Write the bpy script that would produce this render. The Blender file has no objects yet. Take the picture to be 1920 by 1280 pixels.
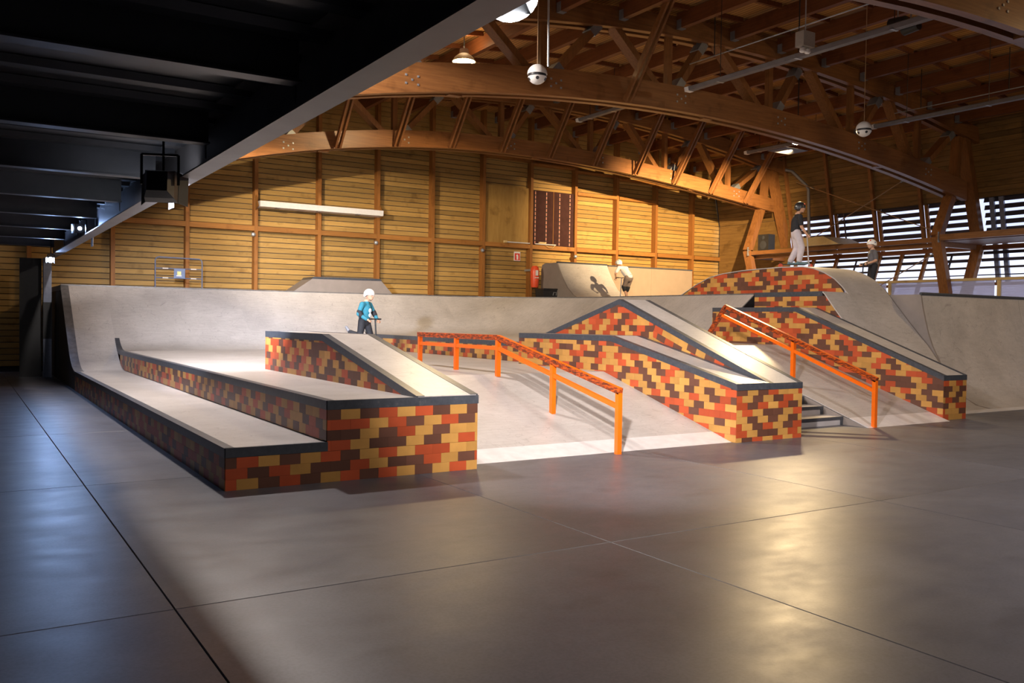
import bpy, math, random
import numpy as np
from mathutils import Vector, Matrix

random.seed(7)
S = bpy.context.scene
COL = S.collection

# ------------------------------------------------------------------ camera
F_PX, PITCH, ROLL, YAW, EYE = 1660.0, 0.0252, 0.0145, 0.560, 1.6
fw = Vector((math.sin(YAW), math.cos(YAW), 0)); rt = Vector((math.cos(YAW), -math.sin(YAW), 0)); up = Vector((0, 0, 1))
fwd = fw * math.cos(PITCH) - up * math.sin(PITCH); uu = up * math.cos(PITCH) + fw * math.sin(PITCH)
R_ = rt * math.cos(ROLL) + uu * math.sin(ROLL); U_ = uu * math.cos(ROLL) - rt * math.sin(ROLL)
cam = bpy.data.objects.new('camera', bpy.data.cameras.new('camera')); COL.objects.link(cam)
cam.data.sensor_width = 36.0; cam.data.lens = 36.0 * F_PX / 1920.0
cam.data.clip_start = 0.05; cam.data.clip_end = 300
m = Matrix((R_, U_, -fwd)).transposed().to_4x4(); m.translation = (0, 0, EYE); cam.matrix_world = m
S.camera = cam

# ------------------------------------------------------------------ world, exposure
W_ = bpy.data.worlds.new('overcast_sky'); S.world = W_; W_.use_nodes = True
bg = W_.node_tree.nodes['Background']; bg.inputs[0].default_value = (0.74, 0.80, 1.0, 1); bg.inputs[1].default_value = 1.5
S.view_settings.view_transform = 'Standard'; S.view_settings.look = 'None'
S.view_settings.exposure = 0.0; S.view_settings.gamma = 1.0; S.view_settings.use_curve_mapping = False

# lamp settings (the lamps themselves are built with their fixtures further down)
COOL = (0.86, 0.90, 1.0); BLUE = (0.36, 0.55, 1.0); WARM = (1.0, 0.72, 0.38); NEUT = (1.0, 0.91, 0.84)
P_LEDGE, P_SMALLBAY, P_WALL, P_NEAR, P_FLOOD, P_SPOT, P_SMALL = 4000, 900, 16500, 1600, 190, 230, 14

# ------------------------------------------------------------------ materials
MATS = {}
def nodes(name, rough=0.5, metal=0.0, spec=0.5):
    mt = bpy.data.materials.new(name); mt.use_nodes = True
    nt = mt.node_tree; b = nt.nodes['Principled BSDF']
    b.inputs['Roughness'].default_value = rough; b.inputs['Metallic'].default_value = metal
    b.inputs['Specular IOR Level'].default_value = spec
    MATS[name] = mt
    return mt, nt, b
def N(nt, t, **k):
    n = nt.nodes.new(t)
    for a, v in k.items(): setattr(n, a, v)
    return n
def ramp(nt, fac, stops):
    r = N(nt, 'ShaderNodeValToRGB'); e = r.color_ramp.elements
    while len(e) < len(stops): e.new(0.5)
    for el, (p, c) in zip(e, stops): el.position = p; el.color = (*c, 1)
    nt.links.new(fac, r.inputs[0]); return r.outputs[0]
def coords(nt, scale=(1, 1, 1), rnd=True):
    tc = N(nt, 'ShaderNodeTexCoord'); mp = N(nt, 'ShaderNodeMapping'); mp.inputs['Scale'].default_value = scale
    nt.links.new(tc.outputs['Object'], mp.inputs[0])
    if rnd:
        oi = N(nt, 'ShaderNodeObjectInfo'); mu = N(nt, 'ShaderNodeMath', operation='MULTIPLY'); mu.inputs[1].default_value = 37.0
        nt.links.new(oi.outputs['Random'], mu.inputs[0]); nt.links.new(mu.outputs[0], mp.inputs['Location'])
    return mp.outputs[0]
def noise(nt, vec, scale, detail=4, rough=0.55):
    n = N(nt, 'ShaderNodeTexNoise'); n.inputs['Scale'].default_value = scale; n.inputs['Detail'].default_value = detail
    n.inputs['Roughness'].default_value = rough; nt.links.new(vec, n.inputs['Vector']); return n.outputs['Fac']
def mix(nt, fac, a, b, blend='MIX'):
    mx = N(nt, 'ShaderNodeMix', data_type='RGBA', blend_type=blend)
    for sock, v in ((mx.inputs[0], fac), (mx.inputs[6], a), (mx.inputs[7], b)):
        if hasattr(v, 'links'): nt.links.new(v, sock)
        elif isinstance(v, tuple): sock.default_value = (*v, 1)
        else: sock.default_value = v
    return mx.outputs[2]
def bump(nt, b, h, strength=0.2, dist=0.01):
    bp = N(nt, 'ShaderNodeBump'); bp.inputs['Strength'].default_value = strength; bp.inputs['Distance'].default_value = dist
    nt.links.new(h, bp.inputs['Height']); nt.links.new(bp.outputs[0], b.inputs['Normal'])

def simple(name, col, rough=0.5, metal=0.0, var=0.12, scale=12.0, spec=0.5):
    mt, nt, b = nodes(name, rough, metal, spec)
    f = noise(nt, coords(nt), scale)
    c = ramp(nt, f, [(0.3, tuple(x * (1 - var) for x in col)), (0.7, tuple(min(1, x * (1 + var)) for x in col))])
    nt.links.new(c, b.inputs['Base Color']); return mt
def wood(name, dark, light, axis, rough=0.55, rnd_amt=0.35, grain=1.0, spec=0.3):
    """long grain along the given local axis"""
    mt, nt, b = nodes(name, rough, 0.0, spec)
    sc = [16 * grain] * 3; sc['xyz'.index(axis)] = 0.9
    v = coords(nt, tuple(sc)); f = noise(nt, v, 1.6, 5, 0.62)
    c = ramp(nt, f, [(0.25, dark), (0.5, tuple((a + q) / 2 for a, q in zip(dark, light))), (0.78, light)])
    oi = N(nt, 'ShaderNodeObjectInfo'); mr = N(nt, 'ShaderNodeMapRange')
    mr.inputs[3].default_value = 1 - rnd_amt; mr.inputs[4].default_value = 1 + rnd_amt * 0.45
    nt.links.new(oi.outputs['Random'], mr.inputs[0])
    c = mix(nt, 1.0, c, mr.outputs[0], 'MULTIPLY')
    # knots and stains
    k = noise(nt, coords(nt, (2.2, 2.2, 2.2)), 1.0, 3); kk = ramp(nt, k, [(0.58, (1, 1, 1)), (0.75, (0.62, 0.58, 0.52))])
    c = mix(nt, 1.0, c, kk, 'MULTIPLY')
    nt.links.new(c, b.inputs['Base Color']); bump(nt, b, f, 0.15, 0.004); return mt

def build_materials():
    # polished concrete
    mt, nt, b = nodes('polished_concrete', 0.3, 0, 0.34)
    v = coords(nt, (1, 1, 1)); a = noise(nt, v, 0.55, 6, 0.6); f2 = noise(nt, v, 5.0, 5, 0.65); f3 = noise(nt, v, 60.0, 3)
    c = ramp(nt, a, [(0.3, (0.074, 0.073, 0.089)), (0.55, (0.098, 0.097, 0.117)), (0.75, (0.121, 0.120, 0.144))])
    c = mix(nt, 0.5, c, ramp(nt, f2, [(0.3, (0.86, 0.85, 0.84)), (0.7, (1.06, 1.06, 1.06))]), 'MULTIPLY')
    c = mix(nt, 0.4, c, ramp(nt, f3, [(0.35, (0.6, 0.6, 0.6)), (0.6, (1.1, 1.1, 1.1))]), 'MULTIPLY')
    stn = noise(nt, coords(nt, (0.5, 1.1, 1)), 1.7, 4, 0.5); c = mix(nt, 0.6, c, ramp(nt, stn, [(0.62, (1, 1, 1)), (0.70, (0.68, 0.66, 0.66))]), 'MULTIPLY')
    nt.links.new(c, b.inputs['Base Color'])
    r = ramp(nt, noise(nt, coords(nt, (0.9, 1.4, 1)), 2.2, 6, 0.65), [(0.3, (0.33,) * 3), (0.7, (0.43,) * 3)]); nt.links.new(r, b.inputs['Roughness'])
    bump(nt, b, f2, 0.02, 0.01)
    # riding surface: phenolic sheet with scuffs
    mt, nt, b = nodes('ride_surface', 0.38, 0, 0.5)
    v = coords(nt, (1, 1, 1)); a = noise(nt, v, 1.3, 6, 0.6)
    c = ramp(nt, a, [(0.3, (0.385, 0.358, 0.348)), (0.7, (0.50, 0.468, 0.458))])
    w = noise(nt, coords(nt, (1.2, 9, 1.2)), 3.0, 6, 0.75)
    c = mix(nt, 0.4, c, ramp(nt, w, [(0.40, (0.78, 0.76, 0.76)), (0.62, (1.05, 1.05, 1.05))]), 'MULTIPLY')
    g = N(nt, 'ShaderNodeTexNoise'); g.inputs['Scale'].default_value = 2.1; g.inputs['Detail'].default_value = 1; g.inputs['Distortion'].default_value = 2.5
    nt.links.new(v, g.inputs['Vector'])
    c = mix(nt, 0.8, c, ramp(nt, g.outputs['Fac'], [(0.492, (1, 1, 1)), (0.5, (0.66, 0.64, 0.65)), (0.508, (1, 1, 1))]), 'MULTIPLY')
    g2 = N(nt, 'ShaderNodeTexNoise'); g2.inputs['Scale'].default_value = 0.9; g2.inputs['Detail'].default_value = 2; g2.inputs['Distortion'].default_value = 3.2
    nt.links.new(v, g2.inputs['Vector'])
    c = mix(nt, 0.6, c, ramp(nt, g2.outputs['Fac'], [(0.440, (1, 1, 1)), (0.446, (0.70, 0.68, 0.69)), (0.452, (1, 1, 1))]), 'MULTIPLY')
    g3 = noise(nt, coords(nt, (7, 7, 2.0)), 3.0, 5, 0.7)
    c = mix(nt, 0.45, c, ramp(nt, g3, [(0.30, (0.66, 0.64, 0.65)), (0.42, (1, 1, 1))]), 'MULTIPLY')
    nt.links.new(c, b.inputs['Base Color'])
    # wooden side panels of ramps, painted grey
    simple('ramp_side_grey', (0.235, 0.20, 0.185), 0.55, var=0.08, scale=3)
    simple('ramp_side_black', (0.012, 0.011, 0.012), 0.6)
    # metal edging painted blue-black
    mt, nt, b = nodes('edge_steel', 0.38, 0.0, 0.5)
    f = noise(nt, coords(nt, (6, 6, 6)), 3.0, 6, 0.7)
    c = ramp(nt, f, [(0.35, (0.040, 0.045, 0.058)), (0.6, (0.056, 0.062, 0.078)), (0.74, (0.11, 0.105, 0.11))])
    nt.links.new(c, b.inputs['Base Color'])
    simple('edge_steel_worn', (0.155, 0.15, 0.155), 0.36, 0.35, 0.25, 9)
    simple('threshold_steel', (0.70, 0.68, 0.70), 0.38, 0.25, 0.08, 7)
    simple('brick_backing', (0.06, 0.03, 0.022), 0.7)
    for n, c in (('brick_red', (0.46, 0.078, 0.026)), ('brick_tan', (0.53, 0.275, 0.072)), ('brick_brown', (0.125, 0.052, 0.034))):
        mt, nt, b = nodes(n, 0.42, 0, 0.4)
        f = noise(nt, coords(nt, (3, 3, 3)), 2.0, 5); oi = N(nt, 'ShaderNodeObjectInfo'); mr = N(nt, 'ShaderNodeMapRange')
        mr.inputs[3].default_value = 0.84; mr.inputs[4].default_value = 1.12; nt.links.new(oi.outputs['Random'], mr.inputs[0])
        cc = ramp(nt, f, [(0.3, tuple(x * 0.84 for x in c)), (0.7, c)])
        nt.links.new(mix(nt, 1.0, cc, mr.outputs[0], 'MULTIPLY'), b.inputs['Base Color'])
    # orange paint, worn to primer on the grind side
    simple('orange_paint', (0.78, 0.135, 0.004), 0.35, 0, 0.06)
    mt, nt, b = nodes('orange_paint_worn', 0.34, 0.15)
    f = noise(nt, coords(nt, (9, 2.2, 9)), 4.0, 6, 0.8)
    c = ramp(nt, f, [(0.40, (0.05, 0.02, 0.014)), (0.50, (0.26, 0.045, 0.012)), (0.58, (0.70, 0.11, 0.008))])
    nt.links.new(c, b.inputs['Base Color'])
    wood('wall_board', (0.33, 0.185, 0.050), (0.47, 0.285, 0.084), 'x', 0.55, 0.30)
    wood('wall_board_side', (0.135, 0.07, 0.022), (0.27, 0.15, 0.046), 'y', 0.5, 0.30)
    wood('wall_post', (0.22, 0.082, 0.018), (0.36, 0.15, 0.036), 'z', 0.5, 0.15)
    wood('wall_rail', (0.25, 0.10, 0.022), (0.40, 0.175, 0.042), 'x', 0.5, 0.15)
    wood('glulam_x', (0.165, 0.064, 0.021), (0.31, 0.132, 0.043), 'x', 0.4, 0.12, 1.0, 0.4)
    wood('glulam_y', (0.165, 0.064, 0.021), (0.31, 0.132, 0.043), 'y', 0.4, 0.12, 1.0, 0.4)
    wood('purlin_y', (0.125, 0.04, 0.015), (0.23, 0.08, 0.027), 'y', 0.5, 0.15)
    wood('strut_z', (0.172, 0.066, 0.021), (0.31, 0.132, 0.043), 'z', 0.42, 0.15)
    wood('plywood', (0.30, 0.165, 0.042), (0.42, 0.25, 0.07), 'z', 0.5, 0.1, 0.35)
    wood('pale_timber_z', (0.52, 0.36, 0.15), (0.66, 0.48, 0.22), 'z', 0.5, 0.1)
    wood('pale_timber_y', (0.52, 0.36, 0.15), (0.66, 0.48, 0.22), 'y', 0.5, 0.1)
    # roof deck of narrow boards running along y
    mt, nt, b = nodes('roof_boards', 0.6)
    tc = N(nt, 'ShaderNodeTexCoord'); sp = N(nt, 'ShaderNodeSeparateXYZ'); nt.links.new(tc.outputs['Object'], sp.inputs[0])
    mu = N(nt, 'ShaderNodeMath', operation='MULTIPLY'); mu.inputs[1].default_value = 9.0; nt.links.new(sp.outputs['X'], mu.inputs[0])
    fr = N(nt, 'ShaderNodeMath', operation='FRACT'); nt.links.new(mu.outputs[0], fr.inputs[0])
    line = ramp(nt, fr.outputs[0], [(0.0, (0.12, 0.10, 0.09)), (0.2, (1, 1, 1)), (0.82, (1, 1, 1)), (1.0, (0.15, 0.12, 0.1))])
    v = coords(nt, (9, 0.8, 9), False); f = noise(nt, v, 1.0, 4)
    c = ramp(nt, f, [(0.3, (0.42, 0.20, 0.058)), (0.7, (0.66, 0.35, 0.11))])
    nt.links.new(mix(nt, 1.0, c, line, 'MULTIPLY'), b.inputs['Base Color'])
    simple('galvanised', (0.40, 0.42, 0.45), 0.4, 0.6, 0.1, 8)
    simple('gusset_steel', (0.30, 0.31, 0.33), 0.42, 0.55, 0.12, 8)
    simple('grey_duct', (0.165, 0.15, 0.155), 0.55, 0.1, 0.1, 6)
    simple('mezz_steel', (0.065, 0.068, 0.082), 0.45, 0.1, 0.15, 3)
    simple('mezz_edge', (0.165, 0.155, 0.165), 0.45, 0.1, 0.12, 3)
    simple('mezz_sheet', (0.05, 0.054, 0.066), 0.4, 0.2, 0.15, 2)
    simple('dark_wall', (0.03, 0.03, 0.035), 0.7)
    simple('black_metal', (0.010, 0.010, 0.012), 0.45)
    simple('black_plastic', (0.018, 0.018, 0.021), 0.4)
    simple('white_paint', (0.72, 0.70, 0.70), 0.4, 0, 0.04)
    simple('white_shell', (0.78, 0.76, 0.74), 0.35, 0, 0.03)
    simple('lamp_grey', (0.40, 0.36, 0.31), 0.5, 0, 0.06)
    simple('fire_red', (0.72, 0.085, 0.03), 0.38, 0, 0.08)
    simple('sign_red', (0.62, 0.05, 0.035), 0.4, 0, 0.02)
    simple('blue_tube', (0.125, 0.15, 0.24), 0.45, 0.1, 0.1)
    simple('blue_plate', (0.16, 0.21, 0.36), 0.45, 0.0, 0.06)
    simple('yellow_sticker', (0.78, 0.74, 0.30), 0.5)
    simple('panel_maroon', (0.048, 0.018, 0.016), 0.75, 0, 0.2, 4, 0.15)
    simple('dash_pink', (0.56, 0.22, 0.16), 0.5)
    simple('louvre_slat', (0.045, 0.038, 0.055), 0.5)
    simple('frame_blue_grey', (0.20, 0.22, 0.30), 0.45, 0.2)
    simple('cable_rod', (0.40, 0.26, 0.15), 0.4, 0.3)
    simple('step_grey', (0.42, 0.40, 0.42), 0.45, 0, 0.08, 6)
    simple('wall_panel_brown', (0.275, 0.205, 0.15), 0.5, 0, 0.06, 3)
    simple('cream_board', (0.60, 0.44, 0.20), 0.5, 0, 0.06)
    # people
    simple('skin', (0.56, 0.31, 0.20), 0.5, 0, 0.05)
    simple('teal_cloth', (0.02, 0.165, 0.235), 0.8, 0, 0.12, 20)
    simple('print_white', (0.55, 0.62, 0.66), 0.8, 0, 0.25, 30)
    simple('black_cloth', (0.014, 0.014, 0.019), 0.8, 0, 0.2, 20)
    simple('pale_grey_cloth', (0.55, 0.50, 0.55), 0.85, 0, 0.08, 14)
    simple('white_cloth', (0.80, 0.78, 0.77), 0.8, 0, 0.05, 14)
    simple('taupe_cloth', (0.22, 0.165, 0.14), 0.85, 0, 0.1, 14)
    simple('charcoal_cloth', (0.13, 0.125, 0.135), 0.85, 0, 0.1, 14)
    simple('shoe_grey', (0.16, 0.16, 0.18), 0.6)
    simple('shoe_mixed', (0.12, 0.20, 0.24), 0.6)
    simple('hair_dark', (0.04, 0.024, 0.015), 0.7)
    simple('scooter_alloy', (0.50, 0.48, 0.49), 0.35, 0.6)
    simple('scooter_red', (0.55, 0.07, 0.03), 0.4)
    # translucent fence sheet
    mt, nt, b = nodes('frosted_sheet', 0.35)
    b.inputs['Base Color'].default_value = (0.62, 0.60, 0.68, 1)
    tr = N(nt, 'ShaderNodeBsdfTransparent'); tr.inputs[0].default_value = (0.80, 0.78, 0.88, 1)
    tl = N(nt, 'ShaderNodeBsdfTranslucent'); tl.inputs[0].default_value = (0.52, 0.52, 0.62, 1)
    m1 = N(nt, 'ShaderNodeMixShader'); m1.inputs[0].default_value = 0.4
    m2 = N(nt, 'ShaderNodeMixShader')
    nt.links.new(b.outputs[0], m1.inputs[1]); nt.links.new(tl.outputs[0], m1.inputs[2])
    f = noise(nt, coords(nt, (1, 1, 30)), 2.0, 2); fr = ramp(nt, f, [(0.3, (0.28,) * 3), (0.7, (0.45,) * 3)])
    nt.links.new(fr, m2.inputs[0]); nt.links.new(m1.outputs[0], m2.inputs[1]); nt.links.new(tr.outputs[0], m2.inputs[2])
    nt.links.new(m2.outputs[0], nt.nodes['Material Output'].inputs[0])
    # window glass
    mt, nt, b = nodes('window_glass', 0.02)
    tr = N(nt, 'ShaderNodeBsdfTransparent'); tr.inputs[0].default_value = (0.94, 0.95, 1.0, 1)
    gl = N(nt, 'ShaderNodeBsdfGlossy'); gl.inputs['Roughness'].default_value = 0.03
    ms = N(nt, 'ShaderNodeMixShader'); ms.inputs[0].default_value = 0.06
    nt.links.new(tr.outputs[0], ms.inputs[1]); nt.links.new(gl.outputs[0], ms.inputs[2]); nt.links.new(ms.outputs[0], nt.nodes['Material Output'].inputs[0])
    # lamp lenses
    for n, c, s in (('lens_cool', (0.92, 0.95, 1.0), 40), ('lens_blue', (0.62, 0.74, 1.0), 60), ('lens_warm', (1.0, 0.82, 0.45), 45)):
        mt, nt, b = nodes(n); e = N(nt, 'ShaderNodeEmission'); e.inputs[0].default_value = (*c, 1); e.inputs[1].default_value = s
        nt.links.new(e.outputs[0], nt.nodes['Material Output'].inputs[0])
build_materials()

# ------------------------------------------------------------------ geometry helpers
WO = {}      # world origin of every object
def reg(o, c, parent):
    p = WO[parent.name] if parent else Vector((0, 0, 0))
    o.location = Vector(c) - p
    if parent: o.parent = parent
    WO[o.name] = Vector(c)
def thing(name, label, cat, loc, group=None):
    o = bpy.data.objects.new(name, None); COL.objects.link(o); o.empty_display_size = 0.1
    reg(o, loc, None); o['label'] = label; o['category'] = cat
    if group: o['group'] = group
    return o
def tag(o, label=None, cat=None, group=None, kind=None):
    if label: o['label'] = label
    if cat: o['category'] = cat
    if group: o['group'] = group
    if kind: o['kind'] = kind
    return o
def structure(name, loc=(0, 0, 0)):
    o = bpy.data.objects.new(name, None); COL.objects.link(o); o.empty_display_size = 0.1; reg(o, loc, None); o['kind'] = 'structure'; return o
def obj(name, V, Fc, mat, parent=None, smooth=False):
    V = np.asarray(V, float); c = (V.min(0) + V.max(0)) / 2
    me = bpy.data.meshes.new(name); me.from_pydata([tuple(v) for v in (V - c)], [], Fc); me.materials.append(MATS[mat])
    me.update()
    if smooth:
        me.polygons.foreach_set('use_smooth', [True] * len(me.polygons)); me.set_sharp_from_angle(angle=0.7)
    o = bpy.data.objects.new(name, me); COL.objects.link(o); reg(o, c, parent); return o
BOXF = [(0, 3, 2, 1), (4, 5, 6, 7), (0, 1, 5, 4), (1, 2, 6, 5), (2, 3, 7, 6), (3, 0, 4, 7)]
def boxv(lo, hi):
    (a, b, c), (d, e, f) = lo, hi
    return [(a, b, c), (d, b, c), (d, e, c), (a, e, c), (a, b, f), (d, b, f), (d, e, f), (a, e, f)]
def box(name, lo, hi, mat, parent=None): return obj(name, boxv(lo, hi), BOXF, mat, parent)
def dup(src, loc, parent):
    o = src.copy(); COL.objects.link(o)
    o.parent = None; reg(o, loc, parent); return o
class MB:
    """collects pieces of ONE part"""
    def __init__(s): s.v = []; s.f = []
    def add(s, V, Fc):
        n = len(s.v); s.v += [tuple(p) for p in V]; s.f += [tuple(i + n for i in q) for q in Fc]; return s
    def box(s, lo, hi): return s.add(boxv(lo, hi), BOXF)
    def bar(s, a, b, w, h, upv=(0, 0, 1)): return s.add(*barg(a, b, w, h, upv))
    def tube(s, pts, r, n=8): return s.add(*tubeg(pts, r, n))
    def build(s, name, mat, parent=None, smooth=False): return obj(name, s.v, s.f, mat, parent, smooth)
def barg(a, b, w, h, upv=(0, 0, 1)):
    a, b = Vector(a), Vector(b); d = (b - a).normalized(); u = Vector(upv)
    if abs(d.dot(u)) > 0.98: u = Vector((0, 1, 0))
    sd = d.cross(u).normalized(); u = sd.cross(d).normalized()
    V = []
    for p in (a, b):
        for x, y in ((-1, -1), (1, -1), (1, 1), (-1, 1)): V.append(p + sd * (x * w / 2) + u * (y * h / 2))
    return V, [(0, 3, 2, 1), (4, 5, 6, 7), (0, 1, 5, 4), (1, 2, 6, 5), (2, 3, 7, 6), (3, 0, 4, 7)]
def bar(name, a, b, w, h, mat, parent=None, upv=(0, 0, 1)): return obj(name, *barg(a, b, w, h, upv), mat, parent)
def sweepg(rings, cap=True):
    n = len(rings[0]); V = [p for r in rings for p in r]; Fc = []
    for i in range(len(rings) - 1):
        for j in range(n):
            k = (j + 1) % n; Fc.append((i * n + j, i * n + k, (i + 1) * n + k, (i + 1) * n + j))
    if cap: Fc += [tuple(range(n))[::-1], tuple((len(rings) - 1) * n + j for j in range(n))]
    return V, Fc
def tubeg(pts, r, n=8):
    pts = [Vector(p) for p in pts]; rings = []
    rr = r if isinstance(r, (list, tuple)) else [r] * len(pts)
    ref = None
    for i, p in enumerate(pts):
        d = (pts[min(i + 1, len(pts) - 1)] - pts[max(i - 1, 0)]).normalized()
        if ref is None: ref = Vector((0, 0, 1)) if abs(d.z) < 0.9 else Vector((1, 0, 0))
        a = d.cross(ref).normalized(); b = a.cross(d).normalized(); ref = b
        rings.append([p + (a * math.cos(t) + b * math.sin(t)) * rr[i] for t in [2 * math.pi * k / n for k in range(n)]])
    return sweepg(rings)
def tube(name, pts, r, mat, parent=None, n=8): return obj(name, *tubeg(pts, r, n), mat, parent, True)
def prismg(poly, axis, a, b):
    def P(u, v, w): return {'x': (w, u, v), 'y': (u, w, v), 'z': (u, v, w)}[axis]
    return sweepg([[P(u, v, a) for u, v in poly], [P(u, v, b) for u, v in poly]])
def prism(name, poly, axis, a, b, mat, parent=None): return obj(name, *prismg(poly, axis, a, b), mat, parent)
def lathe(profile, c, n=20, axis='z'):
    rings = []
    for r, h in profile:
        rg = []
        for k in range(n):
            t = 2 * math.pi * k / n; x, y = r * math.cos(t), r * math.sin(t)
            rg.append({'z': (c[0] + x, c[1] + y, c[2] + h), 'y': (c[0] + x, c[1] + h, c[2] + y), 'x': (c[0] + h, c[1] + x, c[2] + y)}[axis])
        rings.append(rg)
    return sweepg(rings)
def clip(poly, cp):
    """Sutherland-Hodgman, cp convex counter-clockwise"""
    out = poly
    for i in range(len(cp)):
        a, b = cp[i], cp[(i + 1) % len(cp)]
        def side(p): return (b[0] - a[0]) * (p[1] - a[1]) - (b[1] - a[1]) * (p[0] - a[0])
        inp, out = out, []
        for j in range(len(inp)):
            p, q = inp[j], inp[(j + 1) % len(inp)]; sp_, sq = side(p), side(q)
            if sp_ >= 0: out.append(p)
            if sp_ * sq < 0:
                t = sp_ / (sp_ - sq); out.append((p[0] + (q[0] - p[0]) * t, p[1] + (q[1] - p[1]) * t))
        if not out: return []
    return out
def area(p): return abs(sum(p[i][0] * p[(i + 1) % len(p)][1] - p[(i + 1) % len(p)][0] * p[i][1] for i in range(len(p)))) / 2
def ccw(p):
    s = sum(p[i][0] * p[(i + 1) % len(p)][1] - p[(i + 1) % len(p)][0] * p[i][1] for i in range(len(p)))
    return p if s > 0 else p[::-1]

BH, BW, GAP, TH = 0.10, 0.20, 0.0006, 0.006
BCOL = {'R': 'brick_red', 'T': 'brick_tan', 'B': 'brick_brown'}
_full = {}
def bricks(parent, face, plane, poly, u0=0.0, z0=0.0, ang=0.0, pattern=None, seed=1, bw=BW, bh=BH, parent_of=None):
    """brick tiles on a face: face 'x' = looks towards -x (u is y), face 'y' = looks towards -y (u is x)"""
    rnd = random.Random(seed); cp = ccw(poly); ca, sa = math.cos(ang), math.sin(ang)
    def loc(p): d = (p[0] - u0, p[1] - z0); return (d[0] * ca + d[1] * sa, -d[0] * sa + d[1] * ca)
    L = [loc(p) for p in cp]
    r0 = math.floor(min(p[1] for p in L) / bh); r1 = math.ceil(max(p[1] for p in L) / bh)
    c0 = math.floor(min(p[0] for p in L) / bw) - 1; c1 = math.ceil(max(p[0] for p in L) / bw) + 1
    prev = {}
    for r in range(r0, r1):
        off = 0.5 * bw if r % 2 else 0.0
        last = None
        for c in range(c0, c1):
            a, b = c * bw + off, (c + 1) * bw + off
            if pattern is not None:
                row = pattern.get(r); k = row and row.get(c); 
                if not k: k = rnd.choice('RTB')
            else:
                k = rnd.choices('RTB', (0.37, 0.37, 0.30))[0]
                if k == last and rnd.random() < 0.55: k = rnd.choice([q for q in 'RTB' if q != last])
            last = k
            q = [(a + GAP, r * bh + GAP), (b - GAP, r * bh + GAP), (b - GAP, (r + 1) * bh - GAP), (a + GAP, (r + 1) * bh - GAP)]
            w = [(p[0] * ca - p[1] * sa + u0, p[0] * sa + p[1] * ca + z0) for p in q]
            cl = clip(w, cp)
            if not cl or area(cl) < 0.0006: continue
            par = parent_of(sum(p[0] for p in cl) / len(cl), sum(p[1] for p in cl) / len(cl)) if parent_of else parent
            full = ang == 0 and abs(area(cl) - (bw - 2 * GAP) * (bh - 2 * GAP)) < 1e-6
            key = (face, k, bw, bh)
            cu, cz = (a + b) / 2 + u0, (r + 0.5) * bh + z0
            if full and key in _full:
                ctr = (plane - TH / 2, cu, cz) if face == 'x' else (cu, plane - TH / 2, cz)
                dup(_full[key], ctr, par); continue
            V, Fc = prismg(cl, face, plane - TH, plane) if face == 'x' else prismg(cl, 'y', plane - TH, plane)
            o = obj('brick', V, Fc, BCOL[k], par)
            if full: _full[key] = o
def edging(name, path, inward, parent, d=0.085, w=0.085, mat='edge_steel', t=0.008, e=0.004):
    """L-section steel edging swept along path; inward = horizontal unit vector towards the body"""
    n = Vector(inward); rings = []
    for p in path:
        p = Vector(p); rings.append([p + n * a + Vector((0, 0, z)) for a, z in ((-t, e), (w, e), (w, -0.003), (0.0, -0.003), (0.0, -d), (-t, -d))])
    return obj(name, *sweepg(rings), mat, parent)

# ================================================================== FLOOR
floor = structure('floor', (8, 11, 0))
box('floor_base', (-9.2, -3.2, -0.30), (28.6, 27.45, -0.052), 'dark_wall', floor)
xj = [-9.0, -5.0, -2.0, 1.0, 4.0, 7.1, 10.1, 13.1, 16.1, 19.1, 22.1, 25.1, 28.4]; yj = [-3.0, 1.0, 5.0, 9.02, 13.0, 17.0, 21.0, 27.27]
for i in range(len(xj) - 1):
    for j in range(len(yj) - 1):
        g = 0.0025; lo = (xj[i] + g, yj[j] + g); hi = (xj[i + 1] - g, yj[j + 1] - g); bv = 0.004
        rings = [[(lo[0], lo[1], -0.05), (hi[0], lo[1], -0.05), (hi[0], hi[1], -0.05), (lo[0], hi[1], -0.05)],
                 [(lo[0], lo[1], -bv), (hi[0], lo[1], -bv), (hi[0], hi[1], -bv), (lo[0], hi[1], -bv)],
                 [(lo[0] + bv, lo[1] + bv, 0), (hi[0] - bv, lo[1] + bv, 0), (hi[0] - bv, hi[1] - bv, 0), (lo[0] + bv, hi[1] - bv, 0)]]
        obj('slab', *sweepg(rings), 'polished_concrete', floor)

# ================================================================== STREET SECTION
A_Z, B_Z, DECK = 0.785, 1.16, 2.25
# front brick pattern of the stepped ledge, rows counted from the floor
PAT = {}
def row(r, start, s): PAT[r] = {start + i: ch for i, ch in enumerate(s)}
row(0, 0, 'RTBRBTRBRTBTRTR'); row(1, 0, 'RBRTBBRTBBRTBRT'); row(2, 0, 'BRTBTRBTRTRRTTB')
row(3, 4, 'RRTBBTBTRTT'); row(4, 4, 'BBBTBRTBTT'); row(5, 4, 'RRRTRBTRBTT'); row(6, 4, 'BBTBRTRBTB')

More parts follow.
